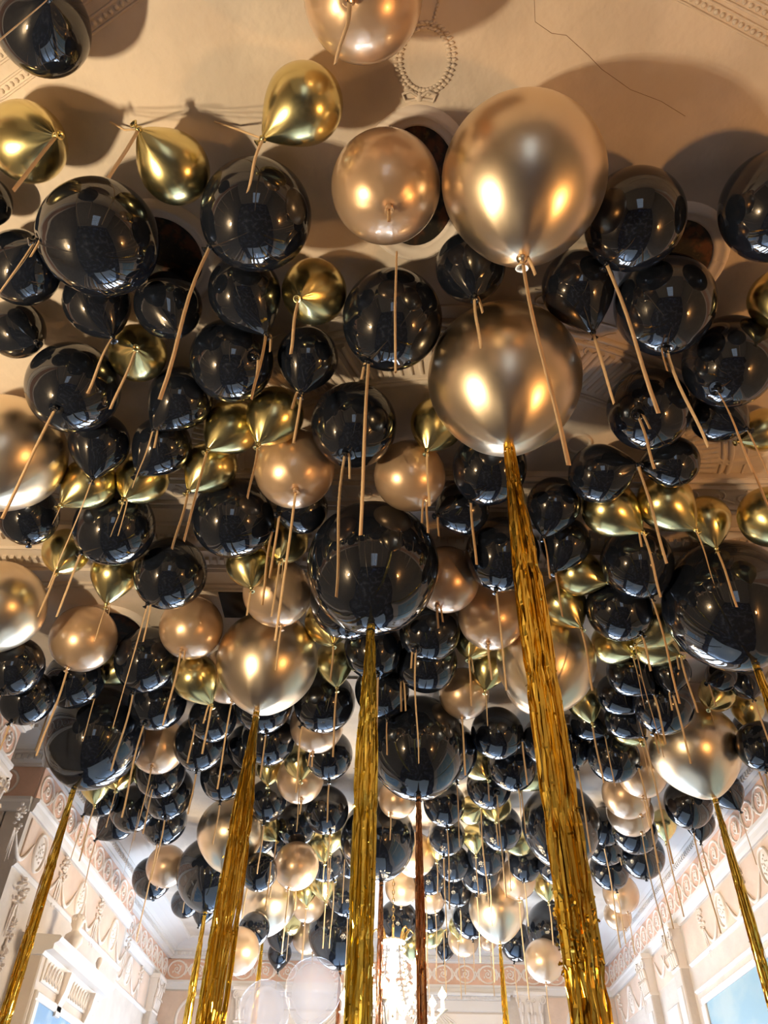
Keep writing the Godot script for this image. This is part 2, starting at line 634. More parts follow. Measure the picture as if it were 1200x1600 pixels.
func oval_frame(c: Node3D, x: float, z: float, rx: float, rz: float, turn := 0.0) -> void:
	# ceiling axes: local z points down into the room
	var bs := Basis(Vector3(1, 0, 0), Vector3(0, 0, 1), Vector3(0, -1, 0)) * Basis(Vector3(0, 0, 1), turn)
	obj("oval_painting", disc_mesh(rx + 0.005, rz + 0.005, 0.006), M.painting, c, Vector3(x, H, z), bs)
	obj("oval_frame", ring_mesh(rx, rz, [Vector2(-0.003, 0.004), Vector2(0.0, 0.012), Vector2(0.012, 0.02), Vector2(0.02, 0.016), Vector2(0.034, 0.03), Vector2(0.046, 0.034), Vector2(0.052, 0.022), Vector2(0.06, 0.02), Vector2(0.07, 0.0)]), M.relief, c, Vector3(x, H, z), bs)

func bead_run(c: Node3D, pts: Array, step: float, r: float) -> void:
	var st := tool()
	for i in pts.size() - 1:
		var a: Vector3 = pts[i]
		var d: Vector3 = pts[i + 1] - a
		var n := int(d.length() / step)
		for k in n:
			blob(st, a + d * (k + 0.5) / n, Vector3(r, r * 0.8, r), 6, 4)
	var o := obj("bead_moulding", done(st), M.ceiling, c)
	o.set_meta("kind", "stuff")
	var f := tool()
	for i in pts.size() - 1:
		var a: Vector3 = pts[i]
		var q: Vector3 = pts[i + 1]
		var sd := (q - a).normalized().cross(Vector3.UP) * (r * 1.9)
		for s in [-1.0, 1.0]:
			tube(f, [a + sd * s, q + sd * s], [0.005], 6)
	obj("fillet", done(f), M.ceiling, c)

func build_ceiling() -> void:
	var c := struct("ceiling")
	obj("slab", box_mesh(Vector3(-3.6, H, Z_FAR - 0.3), Vector3(3.4, H + 0.25, Z_BACK + 0.3)), M.ceiling, c)
	oval_frame(c, 0.075, -1.32, 0.163, 0.238)
	oval_frame(c, 1.14, -1.61, 0.175, 0.175)
	oval_frame(c, -0.99, -1.61, 0.175, 0.175)
	oval_frame(c, -1.9, -4.35, 0.19, 0.20)
	oval_frame(c, 2.05, -4.35, 0.19, 0.20)
	var sq := struct("trim_1")
	obj("square_painting", box_mesh(Vector3(-1.12, H - 0.008, -4.2), Vector3(-0.78, H, -3.93)), M.painting, sq)
	# plaster wreath with bow
	var st := tool()
	for i in 40:
		var a := TAU * i / 40.0
		for s in [-1.0, 1.0]:
			blob(st, Vector3(0.093 + cos(a) * (0.094 + s * 0.008), H, -0.865 + sin(a) * (0.105 + s * 0.008)), Vector3(0.012, 0.009, 0.007), 5, 4)
	for i in 9:
		blob(st, Vector3(0.115 + 0.003 * i, H, -0.762 + 0.012 * i), Vector3(0.007, 0.008, 0.007), 5, 4)
	var o := obj("leaf_wreath", done(st), M.ceiling, c)
	o.set_meta("kind", "stuff")
	var bow := tool()
	for s in [-1.0, 1.0]:
		tube(bow, [Vector3(0.077, H - 0.004, -0.987), Vector3(0.077 + s * 0.03, H - 0.006, -0.967), Vector3(0.077 + s * 0.06, H - 0.004, -0.977), Vector3(0.077 + s * 0.05, H - 0.004, -1.0), Vector3(0.077, H - 0.004, -0.992)], [0.006], 6)
	blob(bow, Vector3(0.077, H, -0.989), Vector3(0.016, 0.014, 0.016), 8, 6)
	obj("bow", done(bow), M.ceiling, c)
	# crack in the plaster
	var ck := tool()
	var cp := []
	for p in [[0.452, -0.66], [0.45, -0.69], [0.461, -0.751], [0.522, -0.785], [0.573, -0.791], [0.656, -0.849], [0.714, -0.895], [0.83, -0.961], [0.95, -1.0], [1.05, -1.05]]:
		cp.append(Vector3(p[0], H, p[1]))
	tube(ck, cp, [0.0009], 5)
	obj("crack", done(ck), M.crack, c)
	# diagonal bead mouldings
	bead_run(c, [Vector3(-1.75, H, -1.12), Vector3(-1.444, H, -0.978), Vector3(-0.897, H, -0.682), Vector3(-0.4, H, -0.42)], 0.024, 0.010)
	bead_run(c, [Vector3(-1.75, H, -1.03), Vector3(-1.45, H, -0.885), Vector3(-0.9, H, -0.60)], 0.024, 0.009)
	bead_run(c, [Vector3(0.6, H, -0.54), Vector3(0.979, H, -0.688), Vector3(1.262, H, -0.803), Vector3(1.9, H, -1.06)], 0.024, 0.010)
	bead_run(c, [Vector3(0.9, H, -0.60), Vector3(1.235, H, -0.728), Vector3(1.9, H, -0.98)], 0.026, 0.009)
	# half oval fluted fan between the paintings and the beam
	var fl := tool()
	for i in 74:
		var a := PI * (i + 0.5) / 74.0
		tube(fl, [Vector3(0.3 + cos(a) * 1.17, H, -2.84 + sin(a) * 0.64), Vector3(0.3 + cos(a) * 1.40, H, -2.84 + sin(a) * 0.85)], [0.012, 0.017], 6)
	var g := obj("fluted_fan", done(fl), M.ceiling, c)
	g.set_meta("kind", "stuff")
	for q in [[1.12, 0.59, 0.016], [1.14, 0.61, 0.008], [1.43, 0.88, 0.012], [1.47, 0.92, 0.016], [1.55, 1.0, 0.007]]:
		var arc := []
		for i in 41:
			var a := PI * i / 40.0
			arc.append(Vector3(0.3 + cos(a) * q[0], H, -2.84 + sin(a) * q[1]))
		obj("fan_border", tube_mesh(arc, [q[2]], 6), M.ceiling, c)
	var bsr := Basis(Vector3(1, 0, 0), Vector3(0, 0, 1), Vector3(0, -1, 0))
	obj("small_ring", ring_mesh(0.06, 0.06, [Vector2(-0.01, 0), Vector2(-0.004, 0.01), Vector2(0.004, 0.01), Vector2(0.01, 0)], 24), M.ceiling, c, Vector3(0.95, H, -2.64), bsr)
	obj("round_border", ring_mesh(0.30, 0.30, [Vector2(-0.02, 0), Vector2(-0.012, 0.014), Vector2(0.0, 0.006), Vector2(0.012, 0.014), Vector2(0.02, 0)], 40), M.ceiling, c, Vector3(1.77, H, -2.46), bsr)
	# small relief scrolls
	var sc := tool()
	for s in [[0.86, -2.06, 1.0], [1.0, -2.02, -1.0], [-0.75, -1.95, 1.0], [-0.55, -1.9, -1.0], [0.6, -1.8, 1.0]]:
		var pts := []
		for q in 20:
			var a := q * 0.5
			var rr := 0.07 - 0.003 * q
			pts.append(Vector3(s[0] + s[2] * (rr * sin(a) + 0.006 * q), H - 0.002, s[1] + rr * 0.6 * cos(a)))
		tube(sc, pts, [0.005], 5)
	obj("relief_scrolls", done(sc), M.ceiling, c)
	# cross beam with guilloche and dentils
	var be := struct("trim_2")
	var dn := 0.04
	obj("beam_soffit", box_mesh(Vector3(X_LEFT, H - dn, -3.66), Vector3(X_RIGHT, H, -2.84)), M.ceiling, be)
	for zz in [-2.86, -2.905, -3.06, -3.10, -3.24, -3.46, -3.62, -3.66]:
		obj("fillet", moulding(X_LEFT, X_RIGHT, [Vector2(zz - 0.014, H - dn), Vector2(zz - 0.01, H - dn - 0.014), Vector2(zz + 0.004, H - dn - 0.02), Vector2(zz + 0.014, H - dn - 0.006), Vector2(zz + 0.014, H - dn)]), M.ceiling, be)
	var bs := Basis(Vector3(1, 0, 0), Vector3(0, 0, 1), Vector3(0, -1, 0))
	for i in 40:
		var x := X_LEFT + (i + 0.5) * (X_RIGHT - X_LEFT) / 40.0
		obj("wave_scroll", meshes.wave, M.ceiling, be, Vector3(x, H - dn, -2.985), bs)
	for zz in [-3.35, -3.56]:
		var d := tool()
		for i in 130:
			var x := X_LEFT + (i + 0.5) * (X_RIGHT - X_LEFT) / 130.0
			box(d, Vector3(x - 0.012, H - dn - 0.022, zz - 0.022), Vector3(x + 0.012, H - dn, zz + 0.022))
		var q := obj("dentils", done(d), M.ceiling, be)
		q.set_meta("kind", "stuff")
	# second bay: moulded border lines
	for zz in [-3.85, -3.9, -4.95]:
		obj("fillet", moulding(-2.5, 2.6, [Vector2(zz - 0.012, H), Vector2(zz - 0.008, H - 0.012), Vector2(zz + 0.008, H - 0.014), Vector2(zz + 0.012, H)]), M.ceiling, be)

func wall_boxes(w: Node3D, boxes: Array, m = null) -> void:
	for q in boxes:
		obj("plaster", box_mesh(q[0], q[1]), M.wall if m == null else m, w)

func build_walls() -> void:
	# right wall: local x is world z
	var r := struct("wall_right", Basis(Vector3(0, 0, 1), Vector3(0, 1, 0), Vector3(-1, 0, 0)), Vector3(X_RIGHT, 0, 0))
	wall_boxes(r, [[Vector3(Z_FAR - 0.3, 0, -0.25), Vector3(-4.0, H, 0)]])
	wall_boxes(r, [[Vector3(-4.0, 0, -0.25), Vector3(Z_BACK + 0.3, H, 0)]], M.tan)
	entablature(r, Z_FAR, Z_BACK, -12.5, -4.0)
	obj("peach_panel", panel_mesh(Vector3(-8.7, 3.66, 0), Vector3(-3.9, 4.0, 0.012), 0.006), M.peach, r)
	obj("peach_panel", panel_mesh(Vector3(-9.94, 3.66, 0), Vector3(-9.2, 4.0, 0.012), 0.006), M.peach, r)
	obj("peach_panel", panel_mesh(Vector3(-11.9, 3.66, 0), Vector3(-10.3, 4.0, 0.012), 0.006), M.peach, r)
	obj("panel_rail", moulding(-8.7, -3.9, rail(3.64)), M.white, r)
	obj("panel_rail", moulding(-8.72, -3.9, rail(3.41)), M.white, r)
	panel_ornaments(r, [-7.55, -6.42, -5.29], 3.82)
	panel_ornaments(r, [-11.1], 3.82)
	obj("garland", meshes.swag, M.relief, r, Vector3(-9.85, 3.93, 0.012))
	obj("garland", meshes.swag, M.relief, r, Vector3(-9.55, 3.93, 0.012))
	pilaster(r, -8.93, 0.15, 0.09)
	pilaster(r, -10.1, 0.15, 0.09)
	obj("small_panel", panel_mesh(Vector3(-9.75, 2.0, 0), Vector3(-9.35, 3.45, 0.02), 0.015), M.white, r)
	# left wall near the camera: local x is minus world z
	var lb := Basis(Vector3(0, 0, -1), Vector3(0, 1, 0), Vector3(1, 0, 0))
	var a := struct("wall_left", lb, Vector3(X_LEFT, 0, 0))
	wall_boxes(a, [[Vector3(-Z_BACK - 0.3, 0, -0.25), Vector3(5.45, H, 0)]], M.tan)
	entablature(a, -Z_BACK, 5.45, 3.0, 9.0)
	pilaster(a, 5.28, 0.15, 0.05)
	# recess between the two left wall faces
	var n := struct("wall_left", lb, Vector3(-3.45, 0, 0))
	wall_boxes(n, [[Vector3(5.3, 0, -0.2), Vector3(6.2, H, 0)], [Vector3(5.2, 0, 0), Vector3(5.45, H, 0.35)], [Vector3(6.05, 0, 0), Vector3(6.2, H, 0.4)]])
	var fr := struct("wall_left", Basis(), Vector3(-3.45, 0, -6.05))
	entablature(fr, 0.0, 0.585)
	# left wall with the framed painting
	var l := struct("wall_left", lb, Vector3(X_LEFT, 0, 0))
	wall_boxes(l, [[Vector3(6.05, 0, -0.2), Vector3(9.2, H, 0)]])
	entablature(l, 6.05, 9.2)
	obj("peach_panel", panel_mesh(Vector3(6.12, 3.66, 0), Vector3(9.1, 4.0, 0.012), 0.006), M.peach, l)
	obj("panel_rail", moulding(6.05, 9.2, rail(3.63)), M.white, l)
	panel_ornaments(l, [7.57, 6.42, 8.72], 3.83)
	# projecting surround over the painting: shelf cornice, carved frieze, brackets
	obj("surround", panel_mesh(Vector3(6.64, 0, 0), Vector3(8.18, 3.17, 0.19), 0.01), M.wall, l)
	obj("shelf_cornice", moulding(6.6, 8.24, [Vector2(0, 3.15), Vector2(0.2, 3.15), Vector2(0.215, 3.175), Vector2(0.27, 3.19), Vector2(0.27, 3.225), Vector2(0.30, 3.245), Vector2(0.315, 3.275), Vector2(0.30, 3.285), Vector2(0, 3.30)]), M.white, l)
	obj("shelf_frieze", panel_mesh(Vector3(6.72, 2.99, 0.19), Vector3(8.1, 3.15, 0.205), 0.006), M.white, l)
	for i in 19:
		var x := 6.78 + i * 0.07
		if absf(x - 7.2) < 0.08 or absf(x - 7.92) < 0.08:
			continue
		obj("lotus_loop", meshes.lotus, M.relief, l, Vector3(x, 3.07, 0.205), Basis().scaled(Vector3(0.75, 1.0, 1.0)))
	for x in [7.2, 7.92]:
		obj("console_bracket", moulding(x - 0.05, x + 0.05, [Vector2(0.19, 2.84), Vector2(0.22, 2.85), Vector2(0.22, 2.92), Vector2(0.25, 3.02), Vector2(0.265, 3.15), Vector2(0.19, 3.15)]), M.relief, l)
	obj("painting_frame", panel_mesh(Vector3(6.68, 2.87, 0.19), Vector3(8.15, 2.93, 0.22), 0.012), M.white, l)
	for x in [6.68, 8.07]:
		obj("painting_frame", panel_mesh(Vector3(x, 0.9, 0.19), Vector3(x + 0.08, 2.87, 0.22), 0.012), M.white, l)
	# carved flowers on the strip of wall between recess and surround
	obj("flower_cluster", meshes.cluster, M.relief, l, Vector3(6.3, 3.50, 0.01), Basis().scaled(Vector3(1.2, 1.0, 1.5)))
	for y in [3.25, 3.05, 2.85]:
		obj("leaf_string", meshes.cluster2, M.relief, l, Vector3(6.34, y, 0.005), Basis().scaled(Vector3(0.7, 0.8, 1.2)))
	# carved bust and urn standing on the shelf cornice
	var bst := tool()
	lathe(bst, [Vector2(0.0, 0.30), Vector2(0.04, 0.29), Vector2(0.055, 0.25), Vector2(0.05, 0.21), Vector2(0.03, 0.18), Vector2(0.035, 0.16), Vector2(0.075, 0.13), Vector2(0.08, 0.08), Vector2(0.045, 0.03), Vector2(0.03, 0.0), Vector2(0.0, 0.0)], 14)
	for i in 16:
		var t := i * 2.4
		blob(bst, Vector3(cos(t) * 0.045, 0.26 + 0.014 * sin(t * 3.0), sin(t) * 0.045), Vector3(0.018, 0.02, 0.018), 5, 4)
	obj("bust", done(bst), M.relief, l, Vector3(7.16, 3.29, 0.2))
	var b2 := tool()
	lathe(b2, [Vector2(0.0, 0.16), Vector2(0.02, 0.15), Vector2(0.03, 0.11), Vector2(0.014, 0.07), Vector2(0.03, 0.02), Vector2(0.03, 0.0), Vector2(0.0, 0.0)], 12)
	obj("urn", done(b2), M.relief, l, Vector3(7.95, 3.29, 0.2))
	# far left wall, set back a little
	var k := struct("wall_left", lb, Vector3(X_LEFT_FAR, 0, 0))
	wall_boxes(k, [[Vector3(9.2, 0, -0.2), Vector3(12.3, H, 0)]])
	entablature(k, 9.2, 12.0)
	obj("peach_panel", panel_mesh(Vector3(9.3, 3.66, 0), Vector3(11.2, 4.0, 0.012), 0.006), M.peach, k)
	obj("panel_rail", moulding(9.2, 12.0, rail(3.63)), M.white, k)
	panel_ornaments(k, [10.2], 3.84)
	pilaster(k, 11.45, 0.17, 0.09)
	# far wall with window openings below
	var f := struct("wall_far", Basis(), Vector3(0, 0, Z_FAR))
	wall_boxes(f, [[Vector3(-3.3, 3.3, -0.25), Vector3(3.3, H, 0)], [Vector3(-3.3, 0, -0.25), Vector3(-2.3, 3.3, 0)], [Vector3(2.3, 0, -0.25), Vector3(3.3, 3.3, 0)], [Vector3(-1.1, 0, -0.25), Vector3(-0.7, 3.3, 0)], [Vector3(0.7, 0, -0.25), Vector3(1.1, 3.3, 0)], [Vector3(-2.3, 0, -0.25), Vector3(2.3, 0.6, 0)]])
	entablature(f, X_LEFT_FAR, X_RIGHT)
	obj("door_cornice", moulding(-1.55, 1.62, [Vector2(0, 3.95), Vector2(0.05, 3.95), Vector2(0.05, 3.985), Vector2(0.09, 3.995), Vector2(0.1, 4.02), Vector2(0, 4.02)]), M.white, f)
	var st := tool()
	for i in 60:
		box(st, Vector3(-1.5 + i * 0.052, 3.955, 0.05), Vector3(-1.475 + i * 0.052, 3.985, 0.075))
	var o := obj("dentils", done(st), M.white, f)
	o.set_meta("kind", "stuff")
	obj("plain_band", panel_mesh(Vector3(-1.5, 3.82, 0), Vector3(1.58, 3.95, 0.02), 0.006), M.white, f)
	obj("carved_panel", panel_mesh(Vector3(-1.45, 3.36, 0), Vector3(1.52, 3.8, 0.01), 0.006), M.relief, f)
	for s in [-1.0, 1.0]:
		for q in 9:
			var pts := []
			for i in 9:
				var v := i / 8.0
				pts.append(Vector3(s * (0.5 + 0.10 * q * (0.3 + v)), 3.78 - 0.38 * v - 0.06 * sin(v * PI), 0.014))
			obj("carved_fold", tube_mesh(pts, [0.012], 5), M.relief, f)
	obj("peach_panel", panel_mesh(Vector3(-3.07, 3.35, 0), Vector3(-2.12, 4.0, 0.008), 0.004), M.peach, f)
	obj("peach_panel", panel_mesh(Vector3(2.12, 3.35, 0), Vector3(3.02, 4.0, 0.008), 0.004), M.peach, f)
	for x in [-2.58, 2.6]:
		obj("round_wreath", ring_mesh(0.22, 0.24, [Vector2(0, 0), Vector2(0.01, 0.02), Vector2(0.03, 0.02), Vector2(0.04, 0)], 32), M.relief, f, Vector3(x, 3.68, 0.008))
	pilaster(f, 1.88, 0.2, 0.09)
	pilaster(f, -1.88, 0.2, 0.09)
	var bk := struct("wall_back", Basis(Vector3(-1, 0, 0), Vector3(0, 1, 0), Vector3(0, 0, -1)), Vector3(0, 0, Z_BACK))
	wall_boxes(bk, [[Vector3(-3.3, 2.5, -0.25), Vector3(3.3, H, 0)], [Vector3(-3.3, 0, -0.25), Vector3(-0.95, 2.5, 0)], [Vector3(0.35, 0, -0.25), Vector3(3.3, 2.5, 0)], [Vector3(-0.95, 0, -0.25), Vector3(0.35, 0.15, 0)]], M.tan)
	var fl := struct("floor")
	obj("stone", box_mesh(Vector3(-3.6, -0.2, Z_FAR - 0.3), Vector3(3.4, 0, Z_BACK + 0.3)), M.floor, fl)
	obj("carpet", box_mesh(Vector3(-3.4, 0, -11.95), Vector3(3.0, 0.012, 3.45)), M.carpet, fl)
	obj("dance_floor", box_mesh(Vector3(-1.7, 0.012, -11.6), Vector3(1.75, 0.03, -4.9)), M.dance, fl)

func build_window(x0: float, x1: float, y0: float, y1: float, z: float, facing: float) -> void:
	var w := struct("window_%d" % (taken.get("window_count", 0) + 1))
	taken["window_count"] = taken.get("window_count", 0) + 1
	var zc := z - facing * 0.14
	for q in [[x0, x0 + 0.06, y0, y1], [x1 - 0.06, x1, y0, y1], [x0, x1, y0, y0 + 0.06], [x0, x1, y1 - 0.06, y1]]:
		obj("frame_bar", box_mesh(Vector3(q[0], q[2], zc - 0.04), Vector3(q[1], q[3], zc + 0.04)), M.white, w)
	var nx := 2
	var ny := 4
	for i in nx:
		for j in ny:
			var a := lerpf(x0 + 0.06, x1 - 0.06, float(i) / nx)
			var b2 := lerpf(x0 + 0.06, x1 - 0.06, float(i + 1) / nx)
			var c := lerpf(y0 + 0.06, y1 - 0.06, float(j) / ny)
			var d := lerpf(y0 + 0.06, y1 - 0.06, float(j + 1) / ny)
			obj("pane", box_mesh(Vector3(a + 0.012, c + 0.012, zc - 0.002), Vector3(b2 - 0.012, d - 0.012, zc + 0.002)), M.glass, w)
			if i > 0:
				obj("glazing_bar", box_mesh(Vector3(a - 0.012, c, zc - 0.015), Vector3(a + 0.012, d, zc + 0.015)), M.white, w)
			if j > 0:
				obj("glazing_bar", box_mesh(Vector3(a, c - 0.012, zc - 0.015), Vector3(b2, c + 0.012, zc + 0.015)), M.white, w)

func daylight(called: String, x: float, y: float, z: float, w: float, h: float, facing: float, energy: float) -> void:
	var l := AreaLight3D.new()
	l.name = called
	l.area_size = Vector2(w, h)
	l.light_color = Color(0.82, 0.90, 1.0)
	l.light_energy = energy
	l.shadow_enabled = true
	l.position = Vector3(x, y, z - facing * 0.3)
	l.rotation.y = PI if facing > 0 else 0.0
	l.area_range = 40.0
	l.area_attenuation = 2.0
	add_child(l)

func omni(called: String, at: Vector3, c: Color, energy: float, size: float) -> void:
	var l := OmniLight3D.new()
	l.name = called
	l.position = at
	l.light_color = c
	l.light_energy = energy
	l.light_size = size
	l.omni_range = 30.0
	l.omni_attenuation = 2.0
	l.shadow_enabled = true
	add_child(l)

func murals() -> void:
	var a := thing("wall_painting", "pale blue wall painting under the carved shelf cornice on the left wall", "painting", Vector3(X_LEFT + 0.195, 0.9, -7.42), "pale blue wall paintings")
	var st := tool()
	st.set_smooth_group(-1)
	quad(st, Vector3(0.006, 0, 0.67), Vector3(0.006, 0, -0.66), Vector3(0.006, 1.97, -0.66), Vector3(0.006, 1.97, 0.67))
	obj("canvas", done(st), M.mural, a)
	var c := thing("wall_painting", "pale blue wall painting in a thin frame on the right wall below the plaques", "painting", Vector3(X_RIGHT, 0.9, -6.6), "pale blue wall paintings")
	st = tool()
	st.set_smooth_group(-1)
	quad(st, Vector3(-0.012, 0, -1.9), Vector3(-0.012, 0, 2.4), Vector3(-0.012, 2.38, 2.4), Vector3(-0.012, 2.38, -1.9))
	obj("canvas", done(st), M.mural_pale, c)
	var lb := Basis(Vector3(0, 0, 1), Vector3(0, 1, 0), Vector3(-1, 0, 0))
	obj("frame", panel_mesh(Vector3(-2.0, 2.38, 0), Vector3(2.5, 2.44, 0.03), 0.01), M.white, c, Vector3.ZERO, lb)
	for x in [-2.0, 2.4]:
		obj("frame", panel_mesh(Vector3(x - 0.03, 0, 0), Vector3(x + 0.09, 2.38, 0.03), 0.01), M.white, c, Vector3.ZERO, lb)

func quad(st: SurfaceTool, a: Vector3, b2: Vector3, c: Vector3, d: Vector3) -> void:
	var v := [a, b2, c, d]
	var u := [Vector2(0, 1), Vector2(1, 1), Vector2(1, 0), Vector2(0, 0)]
	for k in [0, 2, 1, 0, 3, 2]:
		st.set_uv(u[k])
		st.add_vertex(v[k])

func chandelier() -> void:
	var at := Vector3(0.03, 2.42, -7.5)
	var t := thing("chandelier", "crystal chandelier on a chain, glowing below the balloons before the far wall", "chandelier", at)
	for i in 28:
		var y := H - at.y - 0.04 - i * 0.036
		var pts := ellipse(Vector3.ZERO, 0.010, 0.022, 12)
		obj("chain_link", tube_mesh(pts, [0.0035], 5, true), M.brass, t, Vector3(0, y, 0), Basis(Vector3.UP, PI * 0.5 * (i % 2)))
	var st := tool()
	lathe(st, [Vector2(0.005, 1.14), Vector2(0.02, 1.12), Vector2(0.09, 1.10), Vector2(0.10, 1.08), Vector2(0.03, 1.05), Vector2(0.025, 1.0), Vector2(0.05, 0.95), Vector2(0.055, 0.88), Vector2(0.025, 0.82), Vector2(0.022, 0.78), Vector2(0.06, 0.72), Vector2(0.065, 0.64), Vector2(0.03, 0.56), Vector2(0.025, 0.5), Vector2(0.07, 0.42), Vector2(0.08, 0.3), Vector2(0.04, 0.2), Vector2(0.05, 0.14), Vector2(0.02, 0.06), Vector2(0.01, 0.0), Vector2(0.0, -0.01)], 18)
	obj("stem", done(st), M.crystal, t)
	for i in 8:
		var a := TAU * i / 8.0
		var u := Vector3(cos(a), 0, sin(a))
		var pts := []
		for q in 7:
			var s := q / 6.0
			pts.append(u * (0.09 + 0.05 * s) + Vector3(0, 1.08 + 0.1 * sin(s * 2.4), 0) + u * 0.04 * s)
		obj("crown_leaf", tube_mesh(pts, [0.008, 0.012, 0.014, 0.012, 0.009, 0.006, 0.003], 5), M.brass, t)
	for tier in 2:
		var n := 8 if tier == 0 else 6
		var reach := 0.42 if tier == 0 else 0.22
		var yb := 0.42 if tier == 0 else 0.62
		for i in n:
			var a := TAU * (i + 0.3 * tier + 0.22) / n
			var u := Vector3(cos(a), 0, sin(a))
			var pts := []
			for q in 13:
				var s := q / 12.0
				pts.append(u * (0.03 + (reach - 0.03) * s) + Vector3(0, yb - 0.10 * sin(s * PI * 1.35) + 0.04 * s, 0))
			var arm := obj("arm", tube_mesh(pts, [0.011, 0.009], 6), M.crystal, t)
			var e: Vector3 = pts[12]
			var cs := tool()
			lathe(cs, [Vector2(0.006, -0.01), Vector2(0.045, 0.015), Vector2(0.04, 0.018), Vector2(0.014, 0.012), Vector2(0.012, 0.09), Vector2(0.0, 0.092)], 12)
			obj("candle", done(cs), M.crystal, arm, e)
			var bl := tool()
			lathe(bl, [Vector2(0.0, 0.185), Vector2(0.008, 0.165), Vector2(0.03, 0.135), Vector2(0.034, 0.118), Vector2(0.012, 0.092), Vector2(0.0, 0.09)], 10)
			obj("flame_bulb", done(bl), M.bulb, arm, e)
			omni("chandelier_light", at + e + Vector3(0, 0.12, 0), Color(1.0, 0.95, 0.87), CH / 14.0, 0.02)
	# strings of crystal drops from the crown to the arms
	var dr := tool()
	for i in 16:
		var a := TAU * i / 16.0
		var u := Vector3(cos(a), 0, sin(a))
		for q in 16:
			var s := q / 15.0
			var r := lerpf(0.1, 0.38, s * s)
			blob(dr, u * r + Vector3(0, lerpf(1.08, 0.46, s) - 0.09 * sin(s * PI), 0), Vector3(0.010, 0.013, 0.010), 6, 4)
	var o := obj("crystal_strings", done(dr), M.crystal, t)
	o.set_meta("kind", "stuff")

func sconce(s: float, label: String) -> void:
	var x := X_RIGHT if s > 0 else X_LEFT
	var at := Vector3(x - s * 0.02, 1.75, -0.95)
	var t := thing("wall_sconce", label, "sconce", at, "warm wall lamps")
	var st := tool()
	blob(st, Vector3.ZERO, Vector3(0.02, 0.14, 0.07), 12, 8)
	obj("back_plate", done(st), M.sconce, t)
	for k in [-1.0, 0.0, 1.0]:
		var pts := []
		for q in 9:
			var v := q / 8.0
			pts.append(Vector3(-s * 0.16 * v, -0.07 * sin(v * PI), k * 0.09 * v))
		var arm := obj("arm", tube_mesh(pts, [0.009], 6), M.sconce, t)
		var e: Vector3 = pts[8]
		var cs := tool()
		lathe(cs, [Vector2(0.005, -0.01), Vector2(0.03, 0.01), Vector2(0.012, 0.012), Vector2(0.012, 0.1), Vector2(0.0, 0.1)], 10)
		obj("candle", done(cs), M.white, arm, e)
		var bl := tool()
		lathe(bl, [Vector2(0.0, 0.19), Vector2(0.008, 0.17), Vector2(0.02, 0.135), Vector2(0.022, 0.12), Vector2(0.012, 0.1), Vector2(0.0, 0.1)], 10)
		obj("flame_bulb", done(bl), M.warm_bulb, arm, e)
		omni("sconce_light", at + e + Vector3(0, 0.14, 0), (Color(1.0, 0.90, 0.74) if s < 0 else Color(1.0, 0.73, 0.44)), (SC_L if s < 0 else SC_R) / 3.0, 0.022)

const CH := 6.0
const SC_L := 10.4
const SC_R := 2.9
const DAY_FAR := 35.0
const DAY_BACK := 1.5

func make_meshes() -> void:
	for k in LEN:
		meshes[k] = envelope(k)
	meshes.knot = knot_mesh()
	meshes.oval_ring = tube_mesh(ellipse(Vector3.ZERO, 0.122, 0.105, 22), [0.011, 0.014], 5, true)
	var st := tool()
	var curl := []
	for q in 15:
		var ca := q * 0.62
		var cr := 0.055 - 0.0031 * q
		curl.append(Vector3(cr * sin(ca) * 0.95, cr * cos(ca), 0.004))
	tube(st, curl, [0.009, 0.010, 0.011, 0.011, 0.011, 0.010, 0.010, 0.009, 0.009, 0.008, 0.008, 0.008, 0.007, 0.007, 0.006], 5)
	for i in 4:
		var la := 0.6 + i * 1.55
		blob(st, Vector3(cos(la) * 0.058, sin(la) * 0.06, 0.0), Vector3(0.018, 0.009, 0.012), 6, 4, la + 0.8)
	blob(st, Vector3.ZERO, Vector3(0.013, 0.013, 0.02), 6, 4)
	meshes.rosette = done(st)
	st = tool()
	tube(st, [Vector3(-0.04, 0.07, 0), Vector3(0, 0, 0.006), Vector3(0.04, -0.07, 0)], [0.008, 0.011, 0.008], 5)
	tube(st, [Vector3(-0.04, -0.07, 0), Vector3(0, 0, 0.006), Vector3(0.04, 0.07, 0)], [0.008, 0.011, 0.008], 5)
	meshes.link = done(st)
	meshes.cluster = cluster_mesh(3)
	meshes.cluster2 = cluster_mesh(8)
	meshes.swag = swag_mesh(0.40, 0.17)
	st = tool()
	blob(st, Vector3.ZERO, Vector3(0.095, 0.125, 0.012), 24, 10)
	for i in 14:
		var a := i * 2.4
		var d := 0.02 * sqrt(i)
		blob(st, Vector3(cos(a) * d * 0.85, sin(a) * d * 1.2, 0.010), Vector3(0.012, 0.010, 0.010), 5, 4)
	meshes.plaque = done(st)
	meshes.plaque_rim = ring_mesh(0.105, 0.138, [Vector2(-0.008, 0.0), Vector2(-0.004, 0.016), Vector2(0.006, 0.02), Vector2(0.014, 0.0)], 32)
	meshes.lotus = tube_mesh([Vector3(-0.045, -0.06, 0.004), Vector3(-0.02, 0.02, 0.01), Vector3(0, 0.06, 0.012), Vector3(0.02, 0.02, 0.01), Vector3(0, -0.05, 0.008), Vector3(-0.02, 0.02, 0.006), Vector3(0.0, 0.055, 0.004), Vector3(0.045, -0.06, 0.004)], [0.008], 5)
	var pts := []
	for q in 18:
		var a := q * 0.5
		var rr := 0.05 - 0.0024 * q
		pts.append(Vector3(rr * sin(a) - 0.02, rr * cos(a), 0.0))
	pts.append(Vector3(0.09, -0.045, 0))
	meshes.wave = tube_mesh(pts, [0.007], 5)

